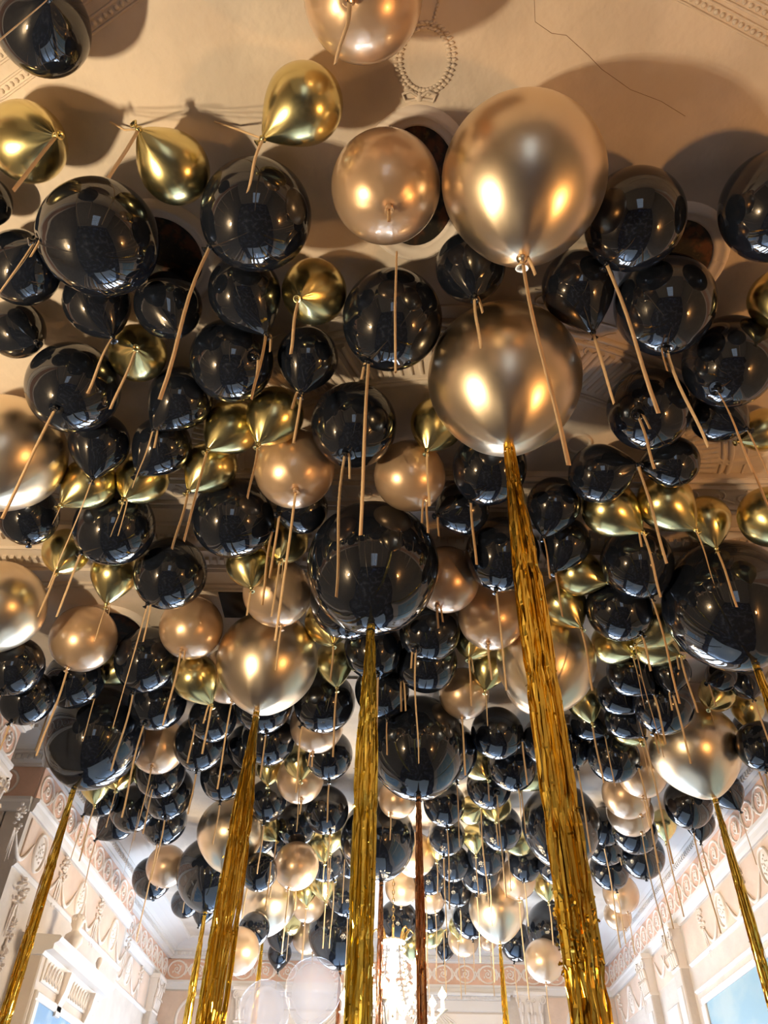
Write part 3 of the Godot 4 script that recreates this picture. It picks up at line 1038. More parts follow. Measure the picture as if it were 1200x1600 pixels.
func _ready() -> void:
	rng.seed = 20
	# camera
	var cam := Camera3D.new()
	cam.name = "camera"
	cam.transform = Transform3D(Basis(Vector3(0.999869, 0.016010, -0.002567), Vector3(-0.009863, 0.726190, 0.687423), Vector3(0.012870, -0.687307, 0.726253)), Vector3(0, 1.6, 0))
	cam.fov = rad_to_deg(2.0 * atan(800.0 / 1202.0))
	cam.near = 0.05
	cam.far = 100.0
	add_child(cam)
	cam.current = true
	# sky and exposure
	var we := WorldEnvironment.new()
	we.name = "environment"
	var env := Environment.new()
	env.background_mode = Environment.BG_SKY
	var sky := Sky.new()
	var sm := ProceduralSkyMaterial.new()
	sm.sky_top_color = Color(0.45, 0.62, 0.90)
	sm.sky_horizon_color = Color(0.80, 0.87, 0.95)
	sm.ground_bottom_color = Color(0.35, 0.36, 0.35)
	sm.ground_horizon_color = Color(0.6, 0.63, 0.66)
	sm.sky_energy_multiplier = 2.2
	sky.sky_material = sm
	env.sky = sky
	env.tonemap_mode = Environment.TONE_MAPPER_LINEAR
	env.tonemap_exposure = 1.06
	env.sdfgi_enabled = true
	env.ssao_enabled = true
	env.ssil_enabled = true
	we.environment = env
	add_child(we)
	# daylight through the windows of the end walls
	for x in [-1.7, 0.0, 1.7]:
		daylight("daylight_far", x, 1.95, Z_FAR, 1.2 if x != 0.0 else 1.4, 2.7, 1.0, DAY_FAR)
	daylight("daylight_back", 0.3, 1.3, Z_BACK, 1.3, 2.3, -1.0, DAY_BACK)

	make_materials()
	make_meshes()
	build_ceiling()
	build_walls()
	build_window(-2.3, -1.1, 0.6, 3.3, Z_FAR, 1.0)
	build_window(-0.7, 0.7, 0.6, 3.3, Z_FAR, 1.0)
	build_window(1.1, 2.3, 0.6, 3.3, Z_FAR, 1.0)
	build_window(-0.35, 0.95, 0.15, 2.5, Z_BACK, -1.0)
	murals()
	chandelier()
	sconce(-1.0, "warm wall lamp with three candles on the left wall")
	sconce(1.0, "warm wall lamp with three candles on the right wall")

	# balloons: kind, label, centre, radius, axis from the knot, ribbon length, tail length
	b("K", "glossy black balloon cut by the top left corner, its shadow on plaster", -1.147, 4.422, -0.719, 0.150, -0.493, 0.690, -0.529, 0.42, 0.00)
	b("C", "round champagne balloon cut by the top edge, beside the plaster wreath", -0.111, 4.388, -0.632, 0.184, 0.171, 0.970, -0.171, 0.55, 0.00)
	b("g", "small chrome gold balloon nearest above and left of the champagne balloon over oval painting", -0.324, 4.440, -0.960, 0.132, 0.746, 0.517, 0.420, 0.40, 0.00)
	b("g", "small chrome gold balloon nearest above and right of the large black balloon top left", -0.819, 4.444, -1.179, 0.128, 0.447, 0.297, -0.844, 0.39, 0.00)
	b("g", "small chrome gold balloon nearest below the topmost black balloon", -1.327, 4.434, -1.087, 0.138, -0.796, 0.522, -0.305, 0.42, 0.00)
	b("M", "largest black balloon of the upper left, oval, with wide grey reflection", -1.110, 4.311, -1.386, 0.215, 0.814, 0.539, -0.214, 0.34, 0.13)
	b("M", "round glossy black balloon nearest left of the champagne balloon over oval painting", -0.521, 4.369, -1.321, 0.202, 0.798, 0.503, 0.333, 0.89, 0.00)
	b("C", "round champagne balloon in front of the middle oval ceiling painting", -0.041, 4.373, -1.217, 0.198, -0.069, 0.993, -0.091, 0.09, 0.00)
	b("G", "big satin gold balloon without tassel, knot showing, biggest under the plain plaster", 0.439, 4.285, -1.150, 0.284, 0.057, 0.904, 0.425, 0.99, 0.12)
	b("M", "round glossy black balloon nearest above the black balloon near right oval", 0.889, 4.386, -1.337, 0.185, 0.519, 0.602, 0.607, 0.87, 0.00)
	b("M", "round glossy black balloon nearest above and right of the black balloon near right oval", 1.387, 4.373, -1.280, 0.198, -0.152, 0.961, -0.229, 0.39, 0.00)
	b("K", "small pear-shaped black balloon nearest above and right of the black balloon below oval painting", 0.297, 4.433, -1.564, 0.140, -0.024, 0.993, 0.115, 0.33, 0.09)
	b("K", "small pear-shaped black balloon nearest left of the black balloon near right oval", 0.740, 4.426, -1.649, 0.146, -0.311, 0.720, 0.621, 0.44, 0.00)
	b("M", "round black balloon with two lamp glints just below the right oval painting", 1.087, 4.371, -1.686, 0.200, 0.076, 0.915, 0.397, 0.57, 0.14)
	b("M", "round glossy black balloon nearest below and right of the black balloon near right oval", 1.441, 4.375, -1.967, 0.196, 0.490, 0.871, 0.048, 0.49, 0.00)
	b("M", "round glossy black balloon nearest below the black balloon near right oval", 1.164, 4.384, -2.241, 0.188, 0.516, 0.734, -0.442, 0.33, 0.10)
	b("K", "small pear-shaped black balloon nearest below and right of the black balloon near right oval", 1.518, 4.440, -2.314, 0.132, -0.425, 0.870, -0.250, 0.29, 0.00)
	b("g", "small chrome gold balloon nearest below and right of the black balloon near right oval", 1.776, 4.468, -2.429, 0.105, 0.880, 0.470, 0.071, 0.52, 0.00)
	b("g", "small chrome gold balloon nearest right of the black balloon near right oval", 1.563, 4.424, -1.694, 0.117, 0.240, 0.955, 0.172, 0.00, 0.00)
	b("K", "small pear-shaped black balloon nearest below and right of the gold balloon with widest tassel", 1.017, 4.373, -2.638, 0.149, -0.744, 0.311, -0.591, 0.60, 0.00)
	b("K", "small pear-shaped black balloon nearest below the black balloon near right oval", 1.364, 4.400, -2.581, 0.128, 0.992, 0.126, -0.006, 0.28, 0.00)
	b("G", "big satin gold balloon carrying the widest and longest gold foil tassel", 0.460, 4.246, -1.972, 0.322, 0.027, 0.989, 0.149, 0.00, 0.00)
	b("M", "round glossy black balloon nearest below the gold balloon with widest tassel", 0.465, 4.346, -2.577, 0.180, 0.481, 0.678, 0.555, 0.39, 0.00)
	b("K", "small pear-shaped black balloon nearest below the gold balloon with widest tassel", 0.829, 4.389, -2.877, 0.138, 0.313, 0.819, 0.481, 0.26, 0.00)
	b("K", "small pear-shaped black balloon nearest above the gold balloon behind widest tassel", 0.939, 4.389, -3.178, 0.138, 0.387, 0.884, 0.261, 0.29, 0.00)
	b("g", "small chrome gold balloon nearest below and right of the gold balloon with widest tassel", 1.124, 4.384, -2.900, 0.144, -0.722, 0.681, 0.125, 0.40, 0.10)
	b("g", "small chrome gold balloon nearest above and left of the big black balloon at right edge", 1.399, 4.383, -2.848, 0.144, -0.596, 0.790, 0.144, 0.33, 0.00)
	b("g", "small chrome gold balloon nearest above the big black balloon at right edge", 1.659, 4.404, -2.997, 0.124, -0.079, 0.977, 0.200, 0.36, 0.00)
	b("g", "small chrome gold balloon nearest above and right of the big black balloon at right edge", 1.864, 4.234, -2.792, 0.150, -0.227, 0.960, -0.164, 0.00, 0.00)
	b("M", "round glossy black balloon nearest above and left of the big black balloon at right edge", 1.338, 4.330, -3.264, 0.195, -0.291, 0.878, 0.379, 0.63, 0.00)
	b("B", "big glossy black balloon cut by the right edge, brown tassel below", 1.843, 4.171, -3.421, 0.352, -0.076, 0.997, 0.007, 0.00, 0.00)
	b("M", "round glossy black balloon nearest above and right of the gold balloon behind widest tassel", 1.312, 4.289, -3.633, 0.188, -0.489, 0.872, 0.030, 0.23, 0.00)
	b("g", "small chrome gold balloon second nearest above the gold balloon behind widest tassel", 1.058, 4.394, -3.443, 0.133, -0.736, 0.603, -0.306, 0.00, 0.00)
	b("g", "small chrome gold balloon nearest above the gold balloon behind widest tassel", 1.016, 4.380, -3.712, 0.139, -0.388, 0.921, -0.033, 0.40, 0.00)
	b("G", "big satin gold balloon crossed by the widest foil tassel", 0.950, 4.213, -4.100, 0.303, 0.154, 0.988, -0.021, 0.00, 0.00)
	b("C", "round pearly champagne balloon nearest below and left of the gold balloon behind widest tassel", 0.975, 4.359, -4.577, 0.212, 0.089, 0.993, 0.084, 0.30, 0.10)
	b("g", "small chrome gold balloon nearest right of the gold balloon behind widest tassel", 1.402, 4.388, -4.142, 0.131, -0.419, 0.786, -0.455, 0.35, 0.00)
	b("g", "small chrome gold balloon nearest left of the big black balloon at right edge", 1.571, 4.288, -3.806, 0.133, 0.761, 0.635, 0.131, 0.69, 0.00)
	b("g", "small chrome gold balloon nearest below and left of the big black balloon at right edge", 1.628, 4.317, -4.053, 0.131, -0.586, 0.681, -0.439, 0.37, 0.09)
	b("K", "small pear-shaped black balloon nearest left of the large black balloon top left", -1.507, 4.423, -1.570, 0.149, -0.598, 0.344, -0.724, 0.37, 0.00)
	b("K", "small pear-shaped black balloon nearest below the topmost black balloon", -1.582, 4.478, -1.325, 0.095, 0.178, 0.968, 0.175, 0.47, 0.00)
	b("K", "small pear-shaped black balloon nearest above the upper big edge gold balloon", -1.650, 4.447, -1.879, 0.125, -0.765, 0.642, -0.049, 0.00, 0.00)
	b("K", "small pear-shaped black balloon nearest below the large black balloon top left", -1.253, 4.434, -1.739, 0.138, -0.465, 0.810, 0.357, 0.36, 0.00)
	b("K", "small pear-shaped black balloon nearest below and right of the large black balloon top left", -0.955, 4.432, -1.748, 0.140, -0.366, 0.928, 0.069, 0.00, 0.00)
	b("K", "small pear-shaped black balloon nearest left of the black balloon below oval painting", -0.622, 4.423, -1.680, 0.149, -0.466, 0.704, 0.536, 0.41, 0.10)
	b("g", "small chrome gold balloon nearest below the large black balloon top left", -1.146, 4.446, -1.996, 0.127, -0.281, 0.719, -0.635, 0.39, 0.00)
	b("g", "small chrome gold balloon nearest left of the black balloon below oval painting", -0.338, 4.438, -1.681, 0.134, 0.213, 0.897, -0.387, 0.36, 0.00)
	b("M", "round glossy black balloon crossed by a hanging ribbon, below the middle oval painting", -0.014, 4.365, -1.762, 0.206, 0.435, 0.800, 0.414, 0.92, 0.09)
	b("K", "small pear-shaped black balloon nearest above and left of the black balloon with longest ribbon", -0.389, 4.438, -2.011, 0.135, 0.109, 0.921, 0.374, 0.32, 0.11)
	b("M", "round glossy black balloon nearest above and left of the black balloon with longest ribbon", -0.718, 4.390, -1.993, 0.182, -0.641, 0.568, -0.516, 0.00, 0.12)
	b("M", "round glossy black balloon nearest above and right of the upper big edge gold balloon", -1.434, 4.339, -2.108, 0.202, 0.002, 0.970, -0.244, 0.62, 0.00)
	b("K", "small pear-shaped black balloon nearest left of the black balloon with longest ribbon", -0.997, 4.425, -2.232, 0.146, 0.583, 0.724, 0.367, 0.37, 0.11)
	b("K", "small pear-shaped black balloon second nearest right of the upper big edge gold balloon", -1.120, 4.360, -2.470, 0.139, 0.570, 0.758, 0.318, 0.00, 0.00)
	b("K", "small pear-shaped black balloon nearest right of the upper big edge gold balloon", -1.412, 4.346, -2.441, 0.142, 0.016, 0.935, 0.354, 0.63, 0.00)
	b("G", "big gold balloon cut by the left edge, higher of the two there", -1.848, 4.293, -2.463, 0.277, 0.102, 0.995, 0.004, 0.00, 0.00)
	b("g", "small chrome gold balloon second nearest left of the black balloon with longest ribbon", -0.785, 4.429, -2.408, 0.131, 0.471, 0.882, -0.013, 0.56, 0.00)
	b("g", "small chrome gold balloon nearest left of the black balloon with longest ribbon", -0.553, 4.358, -2.272, 0.132, 0.305, 0.945, 0.118, 0.33, 0.00)
	b("g", "small chrome gold balloon second nearest above and left of the big central black balloon", -0.911, 4.384, -2.620, 0.129, 0.478, 0.872, 0.107, 0.36, 0.00)
	b("M", "round black balloon with a long ribbon, directly above the big central black balloon", -0.191, 4.371, -2.337, 0.200, 0.151, 0.988, -0.039, 0.79, 0.16)
	b("C", "round pearly champagne balloon nearest below and left of the black balloon with longest ribbon", -0.488, 4.330, -2.582, 0.196, -0.147, 0.962, -0.231, 0.83, 0.00)
	b("C", "round pearly champagne balloon nearest below and right of the black balloon with longest ribbon", 0.076, 4.349, -2.641, 0.177, -0.444, 0.896, 0.023, 0.20, 0.16)
	b("g", "small chrome gold balloon nearest below and left of the gold balloon with widest tassel", 0.203, 4.444, -2.386, 0.128, 0.283, 0.954, 0.100, 0.35, 0.00)
	b("g", "small chrome gold balloon nearest right of the upper big edge gold balloon", -1.516, 4.313, -2.679, 0.129, 0.528, 0.849, -0.004, 0.11, 0.00)
	b("g", "small chrome gold balloon second nearest right of the upper big edge gold balloon", -1.278, 4.394, -2.714, 0.133, 0.231, 0.964, -0.135, 0.23, 0.23)
	b("M", "round glossy black balloon nearest below the upper big edge gold balloon", -1.943, 4.371, -2.980, 0.156, -0.232, 0.941, 0.245, 0.00, 0.00)
	b("M", "round glossy black balloon nearest below and right of the upper big edge gold balloon", -1.473, 4.319, -3.001, 0.207, 0.648, 0.753, 0.116, 0.39, 0.00)
	b("g", "small chrome gold balloon nearest above and right of the lower big edge gold balloon", -1.853, 4.399, -3.310, 0.129, -0.081, 0.970, -0.229, 0.29, 0.00)
	b("g", "small chrome gold balloon nearest right of the lower big edge gold balloon", -1.621, 4.394, -3.489, 0.134, 0.110, 0.919, 0.379, 0.24, 0.07)
	b("M", "round glossy black balloon nearest above and left of the gold balloon with dark tassel", -1.259, 4.324, -3.396, 0.202, 0.484, 0.835, 0.260, 0.74, 0.24)
	b("M", "round glossy black balloon nearest above the gold balloon with dark tassel", -0.841, 4.318, -2.932, 0.208, -0.964, 0.230, 0.134, 0.47, 0.00)
	b("G", "big gold balloon cut by the left edge, lower of the two there", -2.301, 4.251, -3.632, 0.264, 0.238, 0.970, 0.042, 0.00, 0.00)
	b("C", "round pearly champagne balloon nearest above the leftmost tasselled black balloon", -1.973, 4.363, -4.119, 0.208, 0.224, 0.968, 0.111, 0.57, 0.00)
	b("C", "round pearly champagne balloon nearest above and left of the gold balloon with dark tassel", -1.264, 4.374, -4.001, 0.197, 0.089, 0.980, -0.180, 0.48, 0.06)
	b("M", "round glossy black balloon second nearest above and right of the leftmost tasselled black balloon", -1.620, 4.362, -4.355, 0.209, 0.219, 0.955, 0.199, 0.53, 0.00)
	b("M", "round glossy black balloon nearest below the lower big edge gold balloon", -2.298, 4.099, -4.031, 0.176, 0.059, 0.997, -0.041, 0.47, 0.00)
	b("M", "round glossy black balloon nearest above and left of the leftmost tasselled black balloon", -2.322, 4.076, -4.363, 0.169, 0.267, 0.964, 0.008, 0.18, 0.07)
	b("M", "round glossy black balloon nearest above the leftmost tasselled black balloon", -2.137, 4.319, -4.536, 0.194, 0.516, 0.855, 0.052, 0.33, 0.00)
	b("M", "round glossy black balloon nearest above and right of the leftmost tasselled black balloon", -1.669, 4.368, -4.907, 0.203, 0.178, 0.949, -0.260, 0.64, 0.00)
	b("g", "small chrome gold balloon nearest above the leftmost tasselled black balloon", -1.900, 4.461, -4.639, 0.112, 0.604, 0.780, -0.162, 0.42, 0.00)
	b("G", "big satin gold balloon holding the dark brown foil tassel left of centre", -0.790, 4.249, -4.183, 0.319, 0.053, 0.997, -0.054, 0.00, 0.00)
	b("g", "small chrome gold balloon nearest left of the gold balloon with dark tassel", -1.273, 4.221, -4.339, 0.149, -0.562, 0.726, 0.396, 0.32, 0.13)
	b("C", "round pearly champagne balloon nearest left of the gold balloon with dark tassel", -1.118, 4.383, -4.576, 0.188, -0.268, 0.963, 0.026, 0.60, 0.00)
	b("C", "round pearly champagne balloon nearest above the gold balloon with dark tassel", -0.674, 4.327, -3.567, 0.199, -0.176, 0.909, 0.377, 0.28, 0.00)
	b("g", "small chrome gold balloon nearest above the gold balloon with dark tassel", -0.806, 4.302, -3.289, 0.119, -0.252, 0.968, -0.005, 0.17, 0.00)
	b("g", "small chrome gold balloon nearest left of the big central black balloon", -0.596, 4.404, -3.203, 0.124, 0.064, 0.973, -0.223, 0.36, 0.13)
	b("K", "small pear-shaped black balloon nearest above and left of the big central black balloon", -0.484, 4.393, -2.933, 0.135, 0.549, 0.680, -0.486, 0.40, 0.00)
	b("B", "big glossy black balloon mid ceiling with gold tassel, two lamp glints reflected", -0.104, 4.111, -3.061, 0.338, 0.001, 0.999, -0.035, 0.00, 0.00)
	b("K", "small pear-shaped black balloon nearest above and right of the big central black balloon", 0.357, 4.387, -2.914, 0.140, 0.727, 0.592, -0.349, 0.13, 0.00)
	b("M", "round glossy black balloon nearest right of the big central black balloon", 0.593, 4.325, -3.200, 0.201, 0.210, 0.936, 0.284, 0.59, 0.00)
	b("C", "round pearly champagne balloon nearest right of the big central black balloon", 0.301, 4.337, -3.444, 0.189, 0.294, 0.956, 0.002, 0.14, 0.10)
	b("C", "round pearly champagne balloon nearest above and left of the gold balloon behind widest tassel", 0.590, 4.325, -3.773, 0.201, 0.179, 0.983, -0.045, 0.23, 0.00)
	b("M", "round glossy black balloon nearest below and left of the big central black balloon", -0.254, 4.265, -3.557, 0.220, -0.017, 0.995, -0.094, 0.00, 0.00)
	b("g", "small chrome gold balloon nearest above and right of the gold balloon with dark tassel", -0.411, 4.428, -4.004, 0.145, -0.244, 0.950, -0.196, 0.24, 0.00)
	b("M", "round glossy black balloon nearest below the big central black balloon", -0.126, 4.382, -4.232, 0.189, -0.179, 0.982, -0.051, 0.65, 0.00)
	b("M", "round glossy black balloon nearest below and right of the big central black balloon", 0.233, 4.369, -3.998, 0.191, 0.461, 0.843, -0.277, 0.72, 0.13)
	b("M", "round glossy black balloon nearest above the black balloon with copper tassel", 0.232, 4.374, -4.372, 0.197, 0.834, 0.525, 0.173, 0.22, 0.22)
	b("g", "small chrome gold balloon nearest right of the gold balloon with dark tassel", -0.395, 4.439, -4.473, 0.133, -0.150, 0.965, 0.215, 0.47, 0.00)
	b("g", "small chrome gold balloon nearest below and right of the big central black balloon", 0.530, 4.433, -4.156, 0.139, 0.274, 0.941, -0.199, 0.32, 0.09)
	b("g", "small chrome gold balloon nearest left of the gold balloon behind widest tassel", 0.650, 4.430, -4.506, 0.128, 0.192, 0.981, 0.030, 0.24, 0.00)
	b("C", "round pearly champagne balloon nearest above and right of the black balloon with copper tassel", 0.500, 4.370, -4.751, 0.175, 0.124, 0.988, 0.091, 0.40, 0.00)
	b("M", "round glossy black balloon nearest below and right of the gold balloon with dark tassel", -0.470, 4.342, -4.840, 0.212, 0.671, 0.727, 0.148, 0.47, 0.00)
	b("M", "round glossy black balloon nearest above and left of the black balloon with copper tassel", -0.069, 4.331, -4.655, 0.186, -0.191, 0.953, 0.236, 0.25, 0.00)
	b("B", "big glossy black balloon from which the thin copper tassel hangs", 0.181, 4.132, -5.064, 0.348, -0.005, 0.994, -0.110, 0.00, 0.00)
	b("B", "big glossy black balloon with gold tassel, leftmost of the tasselled balloons", -2.143, 4.220, -5.160, 0.348, 0.166, 0.980, 0.113, 0.00, 0.00)
	b("G", "big gold balloon with gold tassel beside the right wall frieze", 2.206, 4.243, -5.256, 0.326, -0.131, 0.990, 0.055, 0.00, 0.00)
	b("M", "round glossy black balloon nearest above and left of the rightmost tasselled gold balloon", 1.794, 4.207, -4.560, 0.198, 0.445, 0.859, 0.252, 0.14, 0.00)
	b("K", "small pear-shaped black balloon nearest right of the gold balloon behind widest tassel", 1.546, 4.299, -4.353, 0.149, -0.546, 0.825, -0.143, 0.33, 0.00)
	b("C", "round pearly champagne balloon nearest right of the leftmost tasselled black balloon", -1.808, 4.361, -5.582, 0.210, -0.031, 0.948, -0.318, 0.53, 0.00)
	b("M", "round glossy black balloon nearest below and right of the leftmost tasselled black balloon", -1.876, 4.329, -5.975, 0.203, -0.065, 0.804, -0.591, 0.36, 0.14)
	b("M", "round glossy black balloon nearest above and left of the gold balloon with olive tassel", -1.900, 4.340, -6.382, 0.218, -0.133, 0.987, -0.085, 0.48, 0.00)
	b("M", "round glossy black balloon nearest right of the leftmost tasselled black balloon", -1.447, 4.312, -5.422, 0.201, -0.024, 0.991, 0.129, 0.31, 0.00)
	b("M", "round glossy black balloon nearest below and left of the gold balloon with dark tassel", -1.301, 4.339, -5.093, 0.172, 0.464, 0.571, -0.677, 0.29, 0.00)
	b("M", "round glossy black balloon nearest above the gold balloon with olive tassel", -1.388, 4.377, -6.136, 0.194, 0.034, 0.971, 0.236, 0.33, 0.00)
	b("g", "small chrome gold balloon nearest below and right of the leftmost tasselled black balloon", -2.237, 4.362, -6.071, 0.135, -0.167, 0.914, -0.369, 0.29, 0.00)
	b("g", "small chrome gold balloon nearest below the leftmost tasselled black balloon", -2.460, 4.333, -6.197, 0.131, -0.159, 0.975, 0.155, 0.43, 0.00)
	b("K", "small pear-shaped black balloon nearest below the leftmost tasselled black balloon", -2.462, 4.288, -6.449, 0.134, 0.639, 0.759, -0.126, 0.35, 0.00)
	b("M", "round glossy black balloon second nearest below and right of the leftmost tasselled black balloon", -2.266, 4.317, -6.700, 0.197, -0.531, 0.267, -0.804, 0.61, 0.00)
	b("K", "small pear-shaped black balloon nearest above and left of the black balloon with orange tassel", -2.490, 4.325, -7.015, 0.164, 0.630, 0.767, -0.121, 0.40, 0.00)
	b("M", "round glossy black balloon nearest left of the gold balloon with olive tassel", -2.077, 4.360, -7.043, 0.211, -0.024, 0.964, -0.264, 0.79, 0.00)
	b("C", "round pearly champagne balloon nearest left of the black balloon with orange tassel", -2.243, 4.286, -8.025, 0.198, 0.261, 0.956, 0.135, 0.00, 0.00)
	b("M", "round glossy black balloon nearest left of the black balloon with orange tassel", -2.455, 4.279, -8.351, 0.203, -0.276, 0.954, -0.121, 0.00, 0.00)
	b("B", "big glossy black balloon with orange gold tassel, beside the far left cornice", -1.753, 4.187, -7.889, 0.336, -0.042, 0.988, -0.145, 0.00, 0.00)
	b("K", "small pear-shaped black balloon nearest below and left of the black balloon with orange tassel", -2.356, 4.389, -9.524, 0.165, -0.184, -0.041, -0.982, 0.17, 0.00)
	b("K", "small pear-shaped black balloon nearest below the black balloon with orange tassel", -2.186, 4.417, -9.798, 0.155, 0.163, 0.985, -0.053, 0.00, 0.00)
	b("G", "big pear-shaped gold balloon with thin olive tassel, behind the dark brown tassel", -1.400, 4.166, -6.796, 0.288, 0.075, 0.983, 0.168, 0.00, 0.00)
	b("M", "round glossy black balloon nearest above and right of the gold balloon with olive tassel", -1.072, 4.358, -6.565, 0.171, 0.071, 0.980, 0.187, 0.41, 0.00)
	b("C", "round pearly champagne balloon nearest above and right of the gold balloon with olive tassel", -0.749, 4.342, -6.098, 0.194, -0.158, 0.954, -0.255, 0.11, 0.00)
	b("g", "small chrome gold balloon nearest above and left of the black balloon behind central tassel", -0.729, 4.345, -5.791, 0.123, -0.163, 0.966, -0.200, 0.38, 0.00)
	b("C", "round pearly champagne balloon nearest below and right of the gold balloon with dark tassel", -0.557, 4.371, -5.229, 0.200, 0.072, 0.982, 0.175, 0.10, 0.10)
	b("M", "round glossy black balloon nearest left of the black balloon with copper tassel", -0.485, 4.331, -5.621, 0.184, -0.068, 0.961, 0.266, 0.31, 0.00)
	b("M", "round glossy black balloon nearest above and left of the black balloon behind central tassel", -0.579, 4.368, -6.777, 0.203, -0.259, 0.947, -0.188, 0.50, 0.00)
	b("M", "round glossy black balloon second nearest below the gold balloon with dark tassel", -0.931, 4.352, -5.403, 0.203, -0.121, 0.965, -0.233, 0.00, 0.00)
	b("K", "small pear-shaped black balloon nearest below the gold balloon with dark tassel", -1.145, 4.415, -5.671, 0.157, -0.045, 0.984, -0.172, 0.33, 0.00)
	b("M", "round glossy black balloon nearest below the gold balloon with dark tassel", -0.914, 4.365, -4.910, 0.205, -0.194, 0.976, 0.104, 0.32, 0.00)
	b("g", "small chrome gold balloon nearest above and right of the gold balloon with olive tassel", -1.017, 4.458, -6.156, 0.114, -0.006, 0.989, -0.149, 0.00, 0.00)
	b("g", "small chrome gold balloon nearest right of the gold balloon with olive tassel", -1.125, 4.308, -7.036, 0.117, -0.616, 0.772, -0.159, 0.47, 0.00)
	b("M", "round glossy black balloon nearest left of the black balloon behind central tassel", -0.869, 4.383, -7.161, 0.188, -0.221, 0.975, 0.017, 0.53, 0.00)
	b("M", "round glossy black balloon nearest right of the gold balloon with olive tassel", -1.230, 4.331, -7.300, 0.171, 0.281, 0.960, -0.013, 0.53, 0.00)
	b("M", "round glossy black balloon nearest above the gold balloon above clear balloons", -0.995, 4.394, -7.602, 0.178, -0.267, 0.962, -0.045, 0.79, 0.00)
	b("K", "small pear-shaped black balloon nearest above the gold balloon above clear balloons", -1.112, 3.852, -6.833, 0.154, -0.562, -0.194, -0.804, 0.38, 0.00)
	b("C", "round pearly champagne balloon nearest above and right of the gold balloon above clear balloons", -0.837, 4.010, -7.133, 0.200, 0.236, 0.969, -0.069, 0.26, 0.00)
	b("G", "big bright gold balloon just above the lower clear balloon", -1.328, 4.266, -9.056, 0.303, 0.060, 0.998, -0.009, 0.00, 0.00)
	b("C", "round pearly champagne balloon nearest right of the gold balloon above clear balloons", -0.932, 4.378, -9.460, 0.193, 0.142, 0.985, 0.095, 0.37, 0.00)
	b("g", "small chrome gold balloon nearest right of the gold balloon above clear balloons", -0.943, 4.436, -9.161, 0.122, -0.124, 0.992, -0.033, 0.57, 0.00)
	b("g", "small chrome gold balloon nearest above the black balloon over clear balloons", -0.721, 4.385, -8.736, 0.150, -0.199, 0.971, -0.131, 0.43, 0.00)
	b("M", "round glossy black balloon nearest above and right of the gold balloon above clear balloons", -0.648, 4.321, -7.914, 0.187, -0.487, 0.871, 0.068, 0.59, 0.00)
	b("g", "small chrome gold balloon nearest above and right of the gold balloon above clear balloons", -0.664, 4.374, -7.600, 0.142, -0.203, 0.954, -0.223, 0.29, 0.00)
	b("g", "small chrome gold balloon nearest left of the black balloon behind central tassel", -0.536, 4.374, -7.386, 0.116, 0.147, 0.974, 0.170, 0.44, 0.00)
	b("B", "big glossy black balloon half hidden by the central gold tassel, chandelier chain below", -0.118, 4.230, -7.063, 0.338, -0.108, 0.994, -0.025, 0.00, 0.00)
	b("M", "round glossy black balloon nearest below and left of the black balloon behind central tassel", -0.378, 4.398, -8.124, 0.174, 0.435, 0.169, -0.884, 0.41, 0.00)
	b("M", "round glossy black balloon nearest above the black balloon over clear balloons", -0.494, 4.369, -9.139, 0.202, -0.151, 0.974, -0.171, 0.78, 0.00)
	b("B", "big dark blue black balloon behind the taller clear balloon", -0.574, 4.198, -9.863, 0.370, -0.052, 0.991, -0.126, 0.00, 0.00)
	b("K", "small pear-shaped black balloon nearest below the gold balloon above clear balloons", -1.381, 4.370, -10.727, 0.166, -0.203, 0.945, -0.255, 0.00, 0.00)
	b("K", "small pear-shaped black balloon nearest above and left of the taller clear balloon", -1.481, 4.382, -11.620, 0.160, 0.038, 0.959, 0.282, 0.80, 0.00)
	b("C", "round pearly champagne balloon nearest left of the black balloon over clear balloons", -1.050, 4.381, -10.835, 0.190, -0.432, 0.898, -0.086, 0.73, 0.00)
	b("C", "round pearly champagne balloon nearest below and left of the gold balloon above clear balloons", -1.505, 3.667, -8.540, 0.212, 0.145, 0.989, -0.003, 0.42, 0.00)
	b("K", "small pear-shaped black balloon nearest below and left of the gold balloon above clear balloons", -1.409, 3.922, -8.777, 0.161, 0.213, 0.950, 0.228, 0.00, 0.00)
	b("g", "small chrome gold balloon nearest below and right of the gold balloon above clear balloons", -1.230, 4.437, -10.505, 0.120, 0.021, 0.547, -0.837, 0.33, 0.00)
	b("C", "round pearly champagne balloon nearest above and right of the black balloon behind central tassel", 0.056, 4.404, -6.594, 0.168, 0.339, 0.902, -0.268, 0.21, 0.00)
	b("M", "round glossy black balloon nearest below and right of the black balloon with copper tassel", 0.465, 4.387, -6.648, 0.184, -0.097, 0.991, 0.093, 0.65, 0.00)
	b("M", "round glossy black balloon nearest right of the black balloon behind central tassel", 0.526, 4.370, -7.333, 0.173, 0.186, 0.982, 0.017, 0.68, 0.00)
	b("g", "small chrome gold balloon nearest below and right of the black balloon with copper tassel", 0.722, 4.449, -6.942, 0.123, -0.460, 0.208, -0.863, 0.81, 0.00)
	b("g", "small chrome gold balloon nearest above and left of the blue-lit big black balloon", 0.806, 4.459, -7.606, 0.113, -0.088, 0.981, 0.174, 0.37, 0.00)
	b("g", "small chrome gold balloon nearest right of the black balloon behind central tassel", 0.482, 4.416, -7.620, 0.131, 0.203, 0.978, -0.053, 0.29, 0.00)
	b("M", "round glossy black balloon second nearest right of the black balloon behind central tassel", 0.627, 4.352, -8.001, 0.171, 0.256, 0.937, -0.239, 0.00, 0.00)
	b("M", "round glossy black balloon nearest below and right of the black balloon behind central tassel", 0.418, 4.392, -8.506, 0.179, 0.266, 0.959, 0.097, 0.79, 0.00)
	b("M", "round glossy black balloon second nearest above and left of the gold balloon before far wall", 0.710, 4.387, -8.860, 0.184, -0.210, 0.941, 0.265, 0.33, 0.00)
